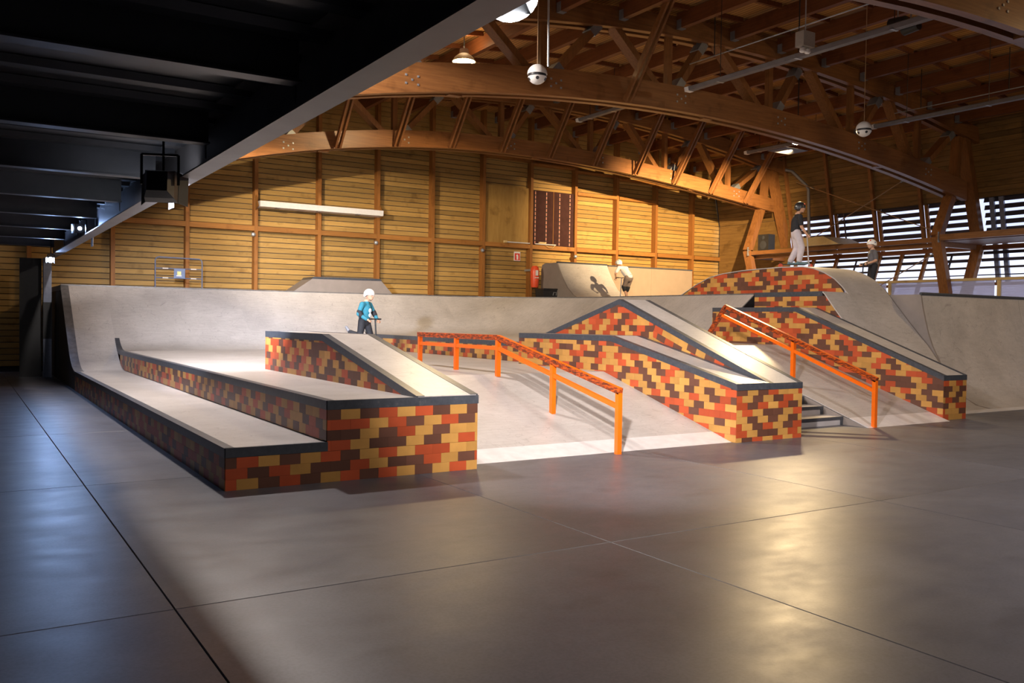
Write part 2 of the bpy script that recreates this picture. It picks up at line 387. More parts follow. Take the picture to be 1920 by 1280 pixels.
lower = thing('grind_ledge', 'low outermost step of the brick-clad ledge, alongside the dark left aisle', 'ledge', (2.54, 14.4, 0), 'stepped grind ledges')
upper = thing('grind_ledge', 'higher step of the brick-clad ledge carrying the dark-sided wedge', 'ledge', (3.85, 14.4, 0), 'stepped grind ledges')
FY = 8.155
box('body', (2.06, FY, 0), (3.02, 20.2, 0.372), 'brick_backing', lower)
box('riding_top', (2.07, FY + 0.005, 0.373), (3.02, 20.2, 0.387), 'ride_surface', lower)
edging('edging', [(2.06, FY, 0.387), (2.06, 20.18, 0.387)], (1, 0, 0), lower)
edging('edging', [(2.06, FY, 0.387), (3.03, FY, 0.387)], (0, 1, 0), lower, w=0.03)
box('body', (3.021, FY, 0), (4.69, 20.95, 0.77), 'brick_backing', upper)
box('riding_top', (3.03, FY + 0.005, 0.771), (4.69, 20.95, A_Z), 'ride_surface', upper)
edging('edging', [(3.021, FY, A_Z), (3.021, 20.95, A_Z)], (1, 0, 0), upper)
edging('edging', [(3.021, FY, A_Z), (4.0, FY, A_Z)], (0, 1, 0), upper, w=0.03)
edging('edging', [(4.002, FY, A_Z), (4.70, FY, A_Z)], (0, 1, 0), upper, w=0.09)
bricks(lower, 'x', 2.06, [(FY + 0.0, 0.0), (20.2, 0.0), (20.2, 0.302), (FY, 0.302)], u0=FY, seed=11)
bricks(upper, 'x', 3.021, [(FY, 0.395), (20.9, 0.395), (20.9, 0.70), (FY, 0.70)], u0=FY, seed=12)
bricks(None, 'y', FY, [(2.06, 0), (4.69, 0), (4.69, 0.302), (2.06, 0.302)], u0=1.96, pattern=PAT, seed=13, parent_of=lambda u, z: lower if u < 3.02 else upper)
bricks(None, 'y', FY, [(3.021, 0.302), (4.69, 0.302), (4.69, 0.70), (3.021, 0.70)], u0=1.96, pattern=PAT, seed=14, parent_of=lambda u, z: upper)

# wedge (hubba) on the stepped ledge
def hubba(name, label, x0, x1, base, prof, loc, zb, group='hubba ledges', back=True):
    """prof: top profile from front (small y) to back as (y,z)"""
    t = thing(name, label, 'ledge', loc, group)
    poly = [(prof[0][0], zb)] + [(y, z - 0.014) for y, z in prof] + [(prof[-1][0], zb)]
    if abs(prof[0][1] - zb) < 0.03: poly = [(y, z - 0.014) for y, z in prof] + [(prof[-1][0], zb)]
    prism('body', poly, 'x', x0, x1, 'brick_backing', t)
    for a, b in zip(prof[:-1], prof[1:]):
        V, Fc = prismg([(a[0], a[1]), (b[0], b[1]), (b[0], b[1] - 0.013), (a[0], a[1] - 0.013)], 'x', x0 + 0.01, x1 - 0.01)
        obj('riding_top', V, Fc, 'ride_surface', t)
    edging('edging', [(x0, y, z) for y, z in prof], (1, 0, 0), t)
    edging('edging', [(x1, y, z) for y, z in prof], (-1, 0, 0), t)
    return t
h1 = hubba('hubba_ledge', 'sloping wedge on top of the stepped ledge, left of the first orange rail', 3.985, 4.69, 0,
           [(FY + 0.01, A_Z + 0.012), (10.95, 1.37), (13.42, 1.362)], (4.34, 10.8, A_Z), A_Z)
edging('edging', [(3.985, 13.42, 1.362), (4.69, 13.42, 1.362)], (0, -1, 0), h1)
bricks(h1, 'x', 3.985, [(8.52, A_Z), (13.42, A_Z), (13.42, 1.277), (10.93, 1.285)], u0=FY, z0=A_Z - 0.025, seed=21)

# first bank with landing
bank1 = thing('bank_ramp', 'wide pale bank between the stepped ledge and the first brick hubba', 'ramp', (6.7, 14.5, 0), 'banks')
BY0, BY1 = 8.42, 11.2
prism('body', [(BY0 + 0.04, 0), (BY1, A_Z - 0.014), (20.95, A_Z - 0.014), (20.95, 0)], 'x', 4.70, 8.765, 'ramp_side_grey', bank1)
def bz1(y): return (y - BY0) / (BY1 - BY0) * A_Z
for a, b, n, mt_ in ((BY0, 8.78, 'threshold_plate', 'threshold_steel'), (8.78, BY1, 'bank_sheet', 'ride_surface')):
    obj(n, *prismg([(a, bz1(a)), (b, bz1(b)), (b, bz1(b) - 0.012), (a + 0.03, max(bz1(a) - 0.012, 0))], 'x', 4.70, 8.765), mt_, bank1)
box('landing_sheet', (4.70, BY1, A_Z - 0.012), (9.13, 20.95, A_Z), 'ride_surface', bank1)

# square-tube orange rails
def rail(label, x, top, mid, posts, loc):
    t = thing('grind_rail', label, 'rail', loc, 'orange grind rails')
    w = 0.062
    for (a, b) in posts: bar('post', (x, a[0], a[1]), (x, b[0], b[1]), w, w, 'orange_paint', t, (0, 1, 0))
    for a, b in zip(top[:-1], top[1:]):
        o = bar('top_rail', (x, a[0], a[1]), (x, b[0], b[1]), w, 0.075, 'orange_paint_worn', t)
        o2 = bar('top_face', (x + 0.002, a[0], a[1] + 0.0385), (x + 0.002, b[0], b[1] + 0.0385), w - 0.004, 0.003, 'orange_paint', o)
    for a, b in zip(mid[:-1], mid[1:]): bar('mid_rail', (x, a[0], a[1]), (x, b[0], b[1]), 0.045, 0.055, 'orange_paint', t)
    return t
rail('orange square-tube rail with worn top, nearest one, crossing the wide bank', 6.72,
     [(13.74, 1.315), (11.09, 1.325), (8.255, 0.755)], [(13.66, 1.165), (11.1, 1.172), (8.29, 0.565)],
     [((13.68, A_Z), (13.68, 1.28)), ((12.38, A_Z), (12.38, 1.285)), ((11.1, A_Z - 0.03), (11.1, 1.29)), ((9.68, bz1(9.68) - 0.02), (9.68, 1.01)), ((8.29, 0), (8.29, 0.735))], (6.72, 8.29, 0))

# brick hubba pair (joined front)
h2 = hubba('hubba_ledge', 'flat-topped brick hubba sloping down right of the first orange rail', 8.77, 9.385, 0,
           [(8.35, 0.78), (11.05, 1.36), (13.74, 1.345)], (9.08, 11.0, 0), 0)
edging('edging', [(8.762, 8.35, 0.78), (9.385, 8.35, 0.78)], (0, 1, 0), h2, w=0.06)
edging('edging', [(8.77, 13.74, 1.345), (9.385, 13.74, 1.345)], (0, -1, 0), h2)
bricks(h2, 'x', 8.77, [(8.35, 0.0), (13.74, 0.0), (13.74, 1.258), (11.05, 1.273), (8.35, 0.695)], u0=8.35, seed=31)
PKY, PKZ = 11.62, 1.957
h3 = hubba('hubba_ledge', 'peaked roof-shaped brick hubba with a long slope beside the steps', 9.395, 10.05, 0,
           [(8.35, 0.775), (PKY, PKZ), (14.42, B_Z + 0.01)], (9.72, 11.3, 0), 0)
edging('edging', [(9.395, 8.35, 0.775), (10.058, 8.35, 0.775)], (0, 1, 0), h3, w=0.09)
sl = math.atan2(PKZ - 0.775, PKY - 8.35)
bricks(h3, 'x', 9.395, [(10.75, 1.2), (14.2, 1.2), (PKY, PKZ - 0.086), (10.75, PKZ - 0.086 - (PKY - 10.75) * 0.3615)], u0=8.35, z0=0.03, seed=32)
bricks(h3, 'x', 9.395, [(8.6, 0.72), (10.75, 1.18), (10.75, PKZ - 0.086 - (PKY - 10.75) * 0.3615), (8.6, 0.775 - 0.086 + 0.25 * 0.3615)], u0=8.35, z0=0.69, ang=sl, seed=33)
bricks(None, 'y', 8.35, [(8.77, 0), (10.05, 0), (10.05, 0.69), (8.77, 0.69)], u0=8.87, z0=-0.035, bh=0.0935, seed=34, parent_of=lambda u, z: h2 if u < 9.39 else h3)

# stairs
stairs = thing('stair_flight', 'short flight of grey steps between the peaked hubba and the second bank', 'stairs', (11.0, 10.6, 0))
SY, SR, SH = 9.10, 0.385, 0.13
for i in range(8):
    y0 = SY + i * SR; z1 = (i + 1) * SH
    st = box('step', (10.06, y0, 0 if i == 0 else z1 - SH - 0.02), (11.93, 12.15, z1 - 0.03), 'step_grey', stairs)
    box('tread', (10.06, y0 + 0.02, z1 - 0.029), (11.93, y0 + SR + 0.02, z1), 'ride_surface', st)
    box('nosing', (10.06, y0 - 0.012, z1 - 0.045), (11.93, y0 + 0.02, z1 + 0.002), 'edge_steel', st)
    box('end_bracket', (11.87, y0 - 0.008, z1 - SH), (11.93, y0 - 0.0005, z1 - 0.046), 'edge_steel', st)

bank2 = thing('bank_ramp', 'steeper pale bank between the grey steps and the far brick hubba', 'ramp', (13.0, 11.4, 0), 'banks')
CY0, CY1 = 8.62, 12.1
def bz2(y): return (y - CY0) / (CY1 - CY0) * B_Z
prism('body', [(CY0 + 0.05, 0), (CY1, B_Z - 0.014), (14.4, B_Z - 0.014), (14.4, 0)], 'x', 11.94, 14.075, 'ramp_side_grey', bank2)
for a, b, n, mt_ in ((CY0, 8.98, 'threshold_plate', 'threshold_steel'), (8.98, CY1, 'bank_sheet', 'ride_surface')):
    obj(n, *prismg([(a, bz2(a)), (b, bz2(b)), (b, bz2(b) - 0.012), (a + 0.04, max(bz2(a) - 0.012, 0))], 'x', 11.94, 14.075), mt_, bank2)
box('landing_sheet', (11.94, CY1, B_Z - 0.012), (14.075, 14.17, B_Z), 'ride_surface', bank2)
rail('orange square-tube rail with a bent-back top end beside the grey steps', 12.08,
     [(8.60, 0.738), (11.82, 1.888), (12.42, B_Z)], [(8.64, 0.565), (11.93, 1.742)],
     [((8.635, 0), (8.635, 0.73)), ((10.235, bz2(10.235) - 0.02), (10.235, 1.30))], (12.08, 8.64, 0))
h4 = hubba('hubba_ledge', 'far right tall brick hubba, last before the right quarter pipe', 14.08, 14.74, 0,
           [(8.75, 0.753), (11.9, 1.916), (14.17, 1.912)], (14.4, 11.4, 0), 0)
edging('edging', [(14.072, 8.75, 0.753), (14.748, 8.75, 0.753)], (0, 1, 0), h4, w=0.06)
edging('edging', [(14.08, 14.17, 1.912), (14.74, 14.17, 1.912)], (0, -1, 0), h4)
bricks(h4, 'x', 14.08, [(8.75, 0.0), (14.17, 0.0), (14.17, 1.826), (11.9, 1.83), (8.75, 0.668)], u0=8.75, seed=41)
bricks(h4, 'y', 8.75, [(14.08, 0), (14.74, 0), (14.74, 0.668), (14.08, 0.668)], u0=14.03, seed=42, bh=0.0955)

# raised platform with low brick step
plat = thing('raised_platform', 'raised pale platform with a low brick front step behind the first rail', 'platform', (11.5, 18.0, 0))
box('body', (9.15, 14.44, 0.0), (13.55, 21.4, B_Z - 0.013), 'brick_backing', plat)
box('body', (9.15, 13.75, 0.0), (9.385, 14.44, B_Z - 0.013), 'brick_backing', plat)
box('body', (10.06, 12.16, 0.0), (11.93, 14.44, B_Z - 0.013), 'brick_backing', plat)
box('riding_top', (9.15, 14.44, B_Z - 0.012), (13.58, 21.44, B_Z), 'ride_surface', plat)
box('riding_top', (9.15, 13.75, B_Z - 0.012), (9.385, 14.44, B_Z), 'ride_surface', plat)
box('riding_top', (10.06, 12.12, B_Z - 0.012), (11.93, 14.44, B_Z), 'ride_surface', plat)
box('riding_top', (11.94, 14.18, B_Z - 0.012), (13.58, 14.44, B_Z), 'ride_surface', plat)
edging('edging', [(9.15, 13.75, B_Z), (9.15, 21.42, B_Z)], (1, 0, 0), plat)
bricks(plat, 'x', 9.15, [(13.75, A_Z + 0.001), (21.4, A_Z + 0.001), (21.4, B_Z - 0.086), (13.75, B_Z - 0.086)], u0=13.75, z0=A_Z - 0.01, seed=51)

# ================================================================== BACK QUARTER PIPE (wraps the corner)
qp = thing('quarter_pipe', 'long pale quarter pipe along the back that curves round the corner', 'ramp', (9.0, 22.0, 0), 'quarter pipes')
def qprofile(zb, r, n=8):
    """bank with a rounded base: (distance in front of the coping, z), from the base to the coping"""
    sl_ = 0.78; th = math.atan(sl_); di = (DECK - zb) / sl_; T = r * math.tan(th / 2); pr = []
    for i in range(n + 1):
        q = th * i / n; pr.append((di + T - r * math.sin(q), zb + r - r * math.cos(q)))
    d0, z0 = pr[-1]
    for i in range(1, 5): pr.append((d0 * (1 - i / 4), z0 + (DECK - z0) * i / 4))
    return pr
CYB, CXR = 23.26, 15.4
def strip(name, stations, zb, run):
    pr = qprofile(zb, run); rings = []
    top = [(d, z) for d, z in pr]; poly = top + [(d + 0.0 - 0.02, z - 0.0) for d, z in []]
    V, Fc = [], []
    n = len(pr)
    for (x, y, dx, dy) in stations:
        for d, z in pr: V.append((x + dx * d, y + dy * d, z))
        for d, z in pr: V.append((x + dx * (d - 0.03) , y + dy * (d - 0.03), z - 0.018))
    k = 2 * n
    for i in range(len(stations) - 1):
        for j in range(n - 1):
            a, b = i * k + j, (i + 1) * k + j
            Fc.append((a, a + 1, b + 1, b)); Fc.append((a + n, b + n, b + n + 1, a + n + 1))
        Fc.append((i * k, (i + 1) * k, (i + 1) * k + n, i * k + n)); Fc.append((i * k + n - 1, i * k + 2 * n - 1, (i + 1) * k + 2 * n - 1, (i + 1) * k + n - 1))
    for i in (0, len(stations) - 1):
        for j in range(n - 1): Fc.append((i * k + j, i * k + n + j, i * k + n + j + 1, i * k + j + 1))
    return obj(name, V, Fc, 'ride_surface', qp, True)
RUN1, RUN2, RUN3 = 2.0, 1.2, 1.2     # base radii
strip('transition_sheet', [(2.06, CYB, 0, -1), (3.02, CYB, 0, -1)], 0.387, RUN1)
strip('transition_sheet', [(3.0201, CYB, 0, -1), (6.1, CYB, 0, -1)], A_Z, RUN2)
strip('transition_sheet', [(6.1005, CYB, 0, -1), (9.15, CYB, 0, -1)], A_Z, RUN2)
arcR = 3.3; cxA, cyA = CXR - arcR, CYB - arcR
st = [(9.1505, CYB, 0, -1), (cxA, CYB, 0, -1)]
strip('transition_sheet', st, B_Z, RUN3)
strip('transition_sheet', [(cxA + arcR * math.sin(t), cyA + arcR * math.cos(t), -math.sin(t), -math.cos(t)) for t in [math.pi / 2 * i / 14 for i in range(15)]], B_Z, RUN3)
strip('transition_sheet', [(CXR, cyA - 0.003, -1, 0), (CXR, 14.2, -1, 0)], B_Z, RUN3)
# side of the higher transition above the low step, black end panel, coping
pa, pb = qprofile(A_Z, RUN2), qprofile(0.387, RUN1)
side = [(CYB - d, z - 0.003) for d, z in pa[:9]] + [(CYB - d, z - 0.01) for d, z in pb[::-1] if d > pa[8][0]] + [(CYB - pa[0][0], 0.38)]
prism('step_side', side, 'x', 3.024, 3.05, 'brick_backing', qp)
edging('edging', [(3.022, CYB - d, z + 0.004) for d, z in pa[:9]], (1, 0, 0), qp, d=0.09, w=0.09)
endp = [(CYB - d, z - 0.02) for d, z in pb] + [(CYB, 0.0), (20.2, 0.0)]
prism('end_panel', endp, 'x', 2.062, 2.085, 'ramp_side_black', qp)
edging('edging', [(2.06, CYB - d, z + 0.003) for d, z in pb], (1, 0, 0), qp, d=0.05, w=0.16, mat='edge_steel_worn')
prism('end_panel', [(CXR - d, z - 0.02) for d, z in qprofile(B_Z, RUN3)] + [(CXR + 0.09, DECK), (CXR + 0.09, B_Z)], 'y', 14.17, 14.195, 'ramp_side_black', qp)
path = [(2.06, CYB), (cxA, CYB)] + [(cxA + arcR * math.sin(t), cyA + arcR * math.cos(t)) for t in [math.pi / 2 * i / 14 for i in range(1, 15)]] + [(CXR, 14.2)]
dirs = [(0, 1), (0, 1)] + [(math.sin(t), math.cos(t)) for t in [math.pi / 2 * i / 14 for i in range(1, 15)]] + [(1, 0)]
rings = [[(x - dx * 0.012, y - dy * 0.012, DECK + 0.02), (x + dx * 0.14, y + dy * 0.14, DECK + 0.02), (x + dx * 0.14, y + dy * 0.14, DECK - 0.03), (x - dx * 0.012, y - dy * 0.012, DECK - 0.075)] for (x, y), (dx, dy) in zip(path, dirs)]
obj('coping', *sweepg(rings), 'edge_steel_worn', qp)
# deck behind the coping
dk = thing('deck', 'grey upper deck behind the back quarter pipe, below the timber wall', 'deck', (12, 25, 0))
outer = [(x + dx * 0.14, y + dy * 0.14) for (x, y), (dx, dy) in zip(path, dirs)]
prism('deck_sheet', outer + [(15.54, 13.62), (25.2, 13.62), (25.2, 26.95), (2.06, 26.95)], 'z', DECK - 0.12, DECK, 'ramp_side_grey', dk)
box('side_panel', (2.062, CYB + 0.005, 0), (2.085, 26.95, DECK - 0.121), 'ramp_side_black', dk)
for x_ in (4.5, 8.5, 12.5, 17, 21, 25): box('support_post', (x_ - 0.05, 26.4, 0), (x_ + 0.05, 26.5, DECK - 0.121), 'brick_backing', dk)
for x_ in (19, 22, 25): box('support_post', (x_ - 0.05, 14.5, 0), (x_ + 0.05, 14.6, DECK - 0.121), 'brick_backing', dk)

# ================================================================== HUMP AND RIGHT QUARTER PIPE
hump = thing('roll_over_hump', 'brick-sided hump with a curved pale top that flows down to the floor', 'ramp', (16.0, 12.5, 0))
HP = [(9.5, 0.0), (9.8, 0.05), (10.1, 0.22), (10.35, 0.52), (10.58, 0.84), (10.85, 1.19), (11.1, 1.46), (11.35, 1.74), (11.6, 2.03), (11.74, 2.20), (11.9, 2.38), (12.1, 2.55), (12.36, 2.69), (12.65, 2.79), (12.93, 2.835),
      (13.5, 2.848), (14.05, 2.838), (14.7, 2.815), (15.3, 2.765), (15.73, 2.69), (16.2, 2.52), (16.66, 2.30), (16.8, DECK)]
def ribbon(name, prof, x0, x1, th, mat, parent):
    n = len(prof); V = [(x, y, z) for x in (x0, x1) for y, z in prof] + [(x, y + th * 0.6, z - th) for x in (x0, x1) for y, z in prof]; Fc = []
    for j in range(n - 1):
        Fc += [(j, n + j, n + j + 1, j + 1), (2 * n + j, 2 * n + j + 1, 3 * n + j + 1, 3 * n + j), (j, j + 1, 2 * n + j + 1, 2 * n + j), (n + j, 3 * n + j, 3 * n + j + 1, n + j + 1)]
    Fc += [(0, 2 * n, 3 * n, n), (n - 1, 2 * n - 1, 4 * n - 1, 3 * n - 1)]
    return obj(name, V, Fc, mat, parent, True)
low = [p for p in HP if p[1] <= 2.21]
ribbon('bank_sheet', low + [(11.80, DECK)], 14.76, 15.5, 0.02, 'ride_surface', hump)
ribbon('roll_sheet', HP, 15.5005, 16.85, 0.02, 'ride_surface', hump)
prism('side_body', [(y, z - 0.022) for y, z in HP if z > 2.2 and y > 11.8] + [(16.8, DECK - 0.1), (11.85, DECK - 0.1)], 'x', 15.515, 15.54, 'brick_backing', hump)
bricks(hump, 'x', 15.514, [(11.88, DECK), (16.7, DECK), (16.2, 2.495), (15.73, 2.665), (15.3, 2.74), (14.05, 2.815), (13.5, 2.825), (12.93, 2.812), (12.65, 2.765), (12.36, 2.665), (12.1, 2.525)], u0=11.85, z0=DECK - 0.005, seed=61, bw=0.22)
prism('wedge_body', [(11.40, 1.70), (13.6, 1.70), (13.6, DECK - 0.005), (11.86, DECK - 0.005), (11.66, 2.0)], 'x', 14.772, 15.5, 'brick_backing', hump)
bricks(hump, 'x', 14.772, [(11.34, 1.7), (13.6, 1.7), (13.6, DECK - 0.09), (11.745, DECK - 0.09)], u0=11.5, z0=1.86, seed=62, bw=0.22)
edging('edging', [(14.772, 11.81, DECK), (14.772, 13.6, DECK)], (1, 0, 0), hump, d=0.095)
prism('end_panel', [(y - 0.0, z) for y, z in HP if y <= 12.0] + [(12.0, 0.0)], 'x', 16.852, 16.88, 'ramp_side_grey', hump)
rq = thing('quarter_pipe', 'steep quarter pipe at the far right with a dark pipe coping', 'ramp', (19.8, 11.0, 0), 'quarter pipes')
QP2 = [(9.5, 0.0), (9.8, 0.045), (10.1, 0.18), (10.37, 0.50), (10.60, 0.84), (10.78, 1.18), (10.88, 1.45), (10.96, 1.75), (11.02, 2.0), (11.06, 2.235)]
ribbon('transition_sheet', QP2, 16.95, 20.6, 0.02, 'ride_surface', rq); ribbon('transition_sheet', QP2, 20.605, 24.2, 0.02, 'ride_surface', rq)
prism('side_panel', QP2 + [(12.9, 2.235), (12.9, 0.0)], 'x', 16.90, 16.945, 'ramp_side_grey', rq)
box('deck_sheet', (16.95, 11.1, 2.13), (24.2, 13.58, 2.235), 'ramp_side_grey', rq)
tube('coping', [(16.88, 11.05, 2.25), (24.2, 11.05, 2.25)], 0.03, 'edge_steel', rq)
box('threshold_plate', (14.76, 9.2, 0.0), (16.88, 9.56, 0.006), 'threshold_steel', rq); box('threshold_plate', (16.9, 9.2, 0.0), (24.2, 9.52, 0.006), 'threshold_steel', rq)

# ================================================================== THINGS ON THE DECK
mq = thing('quarter_pipe', 'small quarter pipe on the upper deck against the timber wall', 'ramp', (19.1, 25.4, DECK), 'quarter pipes')
MP = [(23.95, DECK), (24.4, 2.31), (24.8, 2.47), (25.15, 2.72), (25.46, 3.09), (25.66, 3.38), (25.8, 3.63)]
ribbon('transition_sheet', MP, 18.05, 20.25, 0.02, 'ride_surface', mq)
prism('side_panel', MP + [(26.55, 3.63), (26.72, 3.58), (26.78, 3.4), (26.78, DECK)], 'x', 18.0, 18.045, 'ramp_side_grey', mq)
tube('coping', [(18.0, 25.8, 3.64), (20.25, 25.8, 3.64)], 0.03, 'edge_steel', mq)
box('backing', (20.255, 25.82, DECK), (20.3, 26.7, 3.6), 'ramp_side_grey', mq)
wp = thing('wall_panel_board', 'long brown-grey panel wall right of the small quarter pipe', 'panel', (22.4, 25.85, DECK))
for i in range(2): box('board', (20.31 + i * 2.1, 25.82, DECK), (20.31 + i * 2.1 + 2.095, 25.88, 3.60), 'wall_panel_brown', wp)
box('cap', (20.31, 25.79, 3.60), (24.5, 25.91, 3.64), 'edge_steel', wp)
fb = thing('fly_box', 'low trapezoid ramp box with dark top edge on the back deck', 'ramp', (9.75, 24.9, DECK))
prism('front_panel', [(8.10, DECK), (11.33, DECK), (10.9, 2.70), (8.74, 2.69)], 'y', 24.9, 25.8, 'ramp_side_grey', fb)
prism('top_edge', [(8.72, 2.692), (10.92, 2.702), (10.86, 2.76), (8.79, 2.75)], 'y', 24.88, 25.82, 'edge_steel', fb)
br = thing('barrier', 'blue tubular crowd barrier with small sign plate on the back deck', 'barrier', (4.95, 24.5, DECK))
tube('frame', [(4.37, 24.5, DECK), (4.37, 24.5, 3.0), (4.39, 24.5, 3.06), (4.45, 24.5, 3.09), (5.47, 24.5, 3.075), (5.53, 24.5, 3.045), (5.55, 24.5, 2.98), (5.55, 24.5, DECK)], 0.017, 'blue_tube', br)
for z in (2.55, 2.80):
    o = tube('crossbar', [(4.37, 24.5, z), (5.55, 24.5, z)], 0.014, 'blue_tube', br)
    for x_ in (4.62, 5.33): tube('reflector', [(x_ - 0.07, 24.5, z), (x_ + 0.07, 24.5, z)], 0.017, 'white_paint', o)
pl = box('sign_plate', (4.83, 24.478, 2.55), (5.11, 24.486, 2.80), 'blue_plate', br)
box('sticker', (4.91, 24.472, 2.635), (5.01, 24.477, 2.73), 'yellow_sticker', pl); box('sticker', (4.89, 24.472, 2.60), (5.02, 24.477, 2.63), 'white_paint', pl)
ex = thing('extinguisher_cover', 'red extinguisher cover hanging by the wall beside the small quarter pipe', 'extinguisher', (17.6, 26.6, 2.75))
obj('cover', *lathe([(0.02, 0.78), (0.09, 0.77), (0.14, 0.70), (0.16, 0.58), (0.155, 0.3), (0.14, 0.06), (0.12, 0.0), (0.01, 0.0)], (17.6, 26.6, 2.75)), 'fire_red', ex, True)
box('hook', (17.57, 26.70, 3.35), (17.63, 27.249, 3.42), 'galvanised', ex); box('band', (17.50, 26.425, 3.08), (17.66, 26.44, 3.11), 'white_paint', ex); box('window', (17.53, 26.42, 3.17), (17.63, 26.44, 3.36), 'white_paint', ex)
bn = thing('storage_bin', 'black storage bin with handle below the red extinguisher cover', 'bin', (17.75, 26.0, DECK))
prism('tub', [(17.44, DECK), (18.08, DECK), (18.12, 2.64), (17.40, 2.64)], 'y', 25.75, 26.25, 'black_plastic', bn)
prism('lid', [(17.38, 2.645), (18.14, 2.645), (18.10, 2.70), (17.42, 2.70)], 'y', 25.72, 26.28, 'black_plastic', bn)
tube('handle', [(17.82, 25.74, 2.46), (17.82, 25.71, 2.56), (17.95, 25.71, 2.56), (17.95, 25.74, 2.46)], 0.012, 'galvanised', bn)

# ================================================================== BACK WALL
wb = structure('wall_back', (11, 27.1, 0))
YW = 27.0
proto = {}
def wboard(x0, x1, z0, z1, parent):
    key = round(x1 - x0, 2)
    c = ((x0 + x1) / 2, YW + 0.265, (z0 + z1) / 2)
    if key in proto: return dup(proto[key], c, parent)
    g = 0.009
    ring = [(x0, YW + 0.28, z0 + g), (x0, YW + 0.25 + 0.004, z0 + g), (x0, YW + 0.25, z0 + g + 0.006), (x0, YW + 0.25, z1 - g - 0.006), (x0, YW + 0.25 + 0.004, z1 - g), (x0, YW + 0.28, z1 - g)]
    o = obj('board', *sweepg([ring, [(x1, b, c_) for a, b, c_ in ring]]), 'wall_board', parent); proto[key] = o; return o
rows = [2.08 + 0.162 * i for i in range(33)]
for ci in range(8):
    x0 = 1.7 + ci * 4.0; x1 = x0 + 3.996 if ci < 7 else 33.0
    if ci == 7: break
    for z in rows: wboard(x0, x1, z, z + 0.162, wb)
mb = MB()
for z in [rows[-1] + 0.162 * i for i in range(1, 16)]: mb.box((1.7, YW + 0.251, z + 0.006), (29.7, YW + 0.28, z + 0.156))
for z in [0.137 + 0.162 * i for i in range(12)]: mb.box((1.7, YW + 0.251, z + 0.006), (29.7, YW + 0.28, z + 0.156))
tag(mb.build('board_field', 'wall_board', wb), kind='stuff')
for z in [0.137 + 0.162 * i for i in range(21)]:
    wboard(-4.0, 1.69, z, z + 0.162, wb)
box('backing', (-9.3, YW + 0.281, -0.05), (29.8, YW + 0.38, 10.0), 'dark_wall', wb)
posts = [3.70 + 2.0 * i for i in range(13)]
for i, x_ in enumerate(posts + [-0.4, 1.72]):
    x_ -= 0.012 * max(0, i - 7) * 1.0
    box('post', (x_ - 0.055, YW, 0.0), (x_ + 0.055, YW + 0.249, 9.0), 'wall_post', wb)
for i in range(12): box('rail', (posts[i] + 0.056, YW + 0.003, 4.17), (posts[i + 1] - 0.056, YW + 0.249, 4.32), 'wall_rail', wb)
box('rail', (1.78, YW + 0.003, 4.17), (posts[0] - 0.056, YW + 0.249, 4.32), 'wall_rail', wb)
for i in (8, 9): box('rail', (posts[i] + 0.056, YW - 0.01, 6.28), (posts[i + 1] - 0.056, YW + 0.249, 6.40), 'wall_rail', wb)
for i in range(6, 12):
    za = 7.3 - 0.09 * (i - 6); box('rail', (posts[i] + 0.056, YW + 0.02, za), (posts[i + 1] - 0.056, YW + 0.249, za + 0.09), 'wall_rail', wb)

# panels and small things on the wall
t = thing('plywood_panel', 'plain plywood panel fixed high on the timber wall', 'panel', (16.77, YW, 4.33))
box('sheet', (15.765, YW + 0.12, 4.325), (17.635, YW + 0.249, 6.36), 'plywood', t)
t = thing('lamp_panel', 'dark maroon panel with four dashed pink strips on the timber wall', 'panel', (18.7, YW, 4.33))
for x0, x1 in ((17.765, 18.68), (18.70, 19.615)): box('sheet', (x0, YW + 0.06, 4.325), (x1, YW + 0.249, 6.32), 'panel_maroon', t)
box('seam', (18.68, YW + 0.05, 4.325), (18.70, YW + 0.115, 6.32), 'wall_post', t)
for x_ in (17.88, 18.37, 18.96, 19.43):
    s_ = box('strip', (x_ - 0.03, YW + 0.05, 4.33), (x_ + 0.03, YW + 0.059, 6.30), 'black_metal', t)
    for k in range(13): box('dash', (x_ - 0.018, YW + 0.044, 4.36 + 0.15 * k), (x_ + 0.018, YW + 0.049, 4.36 + 0.15 * k + 0.105), 'dash_pink', s_)
t = thing('wall_fluorescent', 'long white fluorescent luminaire across two bays of the timber wall', 'lamp', (9.7, YW, 5.0))
prism('housing', [(26.66, 4.88), (26.98, 4.86), (26.98, 5.06), (26.64, 5.05)], 'x', 7.72, 11.72, 'white_paint', t)
for x_ in (8.2, 9.5, 10.8): box('clip', (x_, 26.595, 4.85), (x_ + 0.12, 26.8, 4.875), 'grey_duct', t)
for x_ in (7.66, 11.73): prism('bracket', [(26.7, 4.9), (26.99, 4.8), (26.99, 5.25)], 'x', x_, x_ + 0.03, 'wall_rail', t)
t = thing('extinguisher_sign', 'small red and white extinguisher sign on the timber wall', 'sign', (17.2, YW + 0.1, 3.7))
box('plate', (17.11, YW + 0.225, 3.72), (17.37, YW + 0.249, 4.05), 'white_paint', t)
pl = box('red_field', (17.13, YW + 0.221, 3.74), (17.35, YW + 0.2245, 3.99), 'sign_red', t)
obj('pictogram', *prismg([(17.215, 3.765), (17.275, 3.765), (17.28, 3.90), (17.26, 3.945), (17.225, 3.95), (17.19, 3.91), (17.21, 3.88)], 'y', YW + 0.217, YW + 0.2205), 'white_paint', pl)
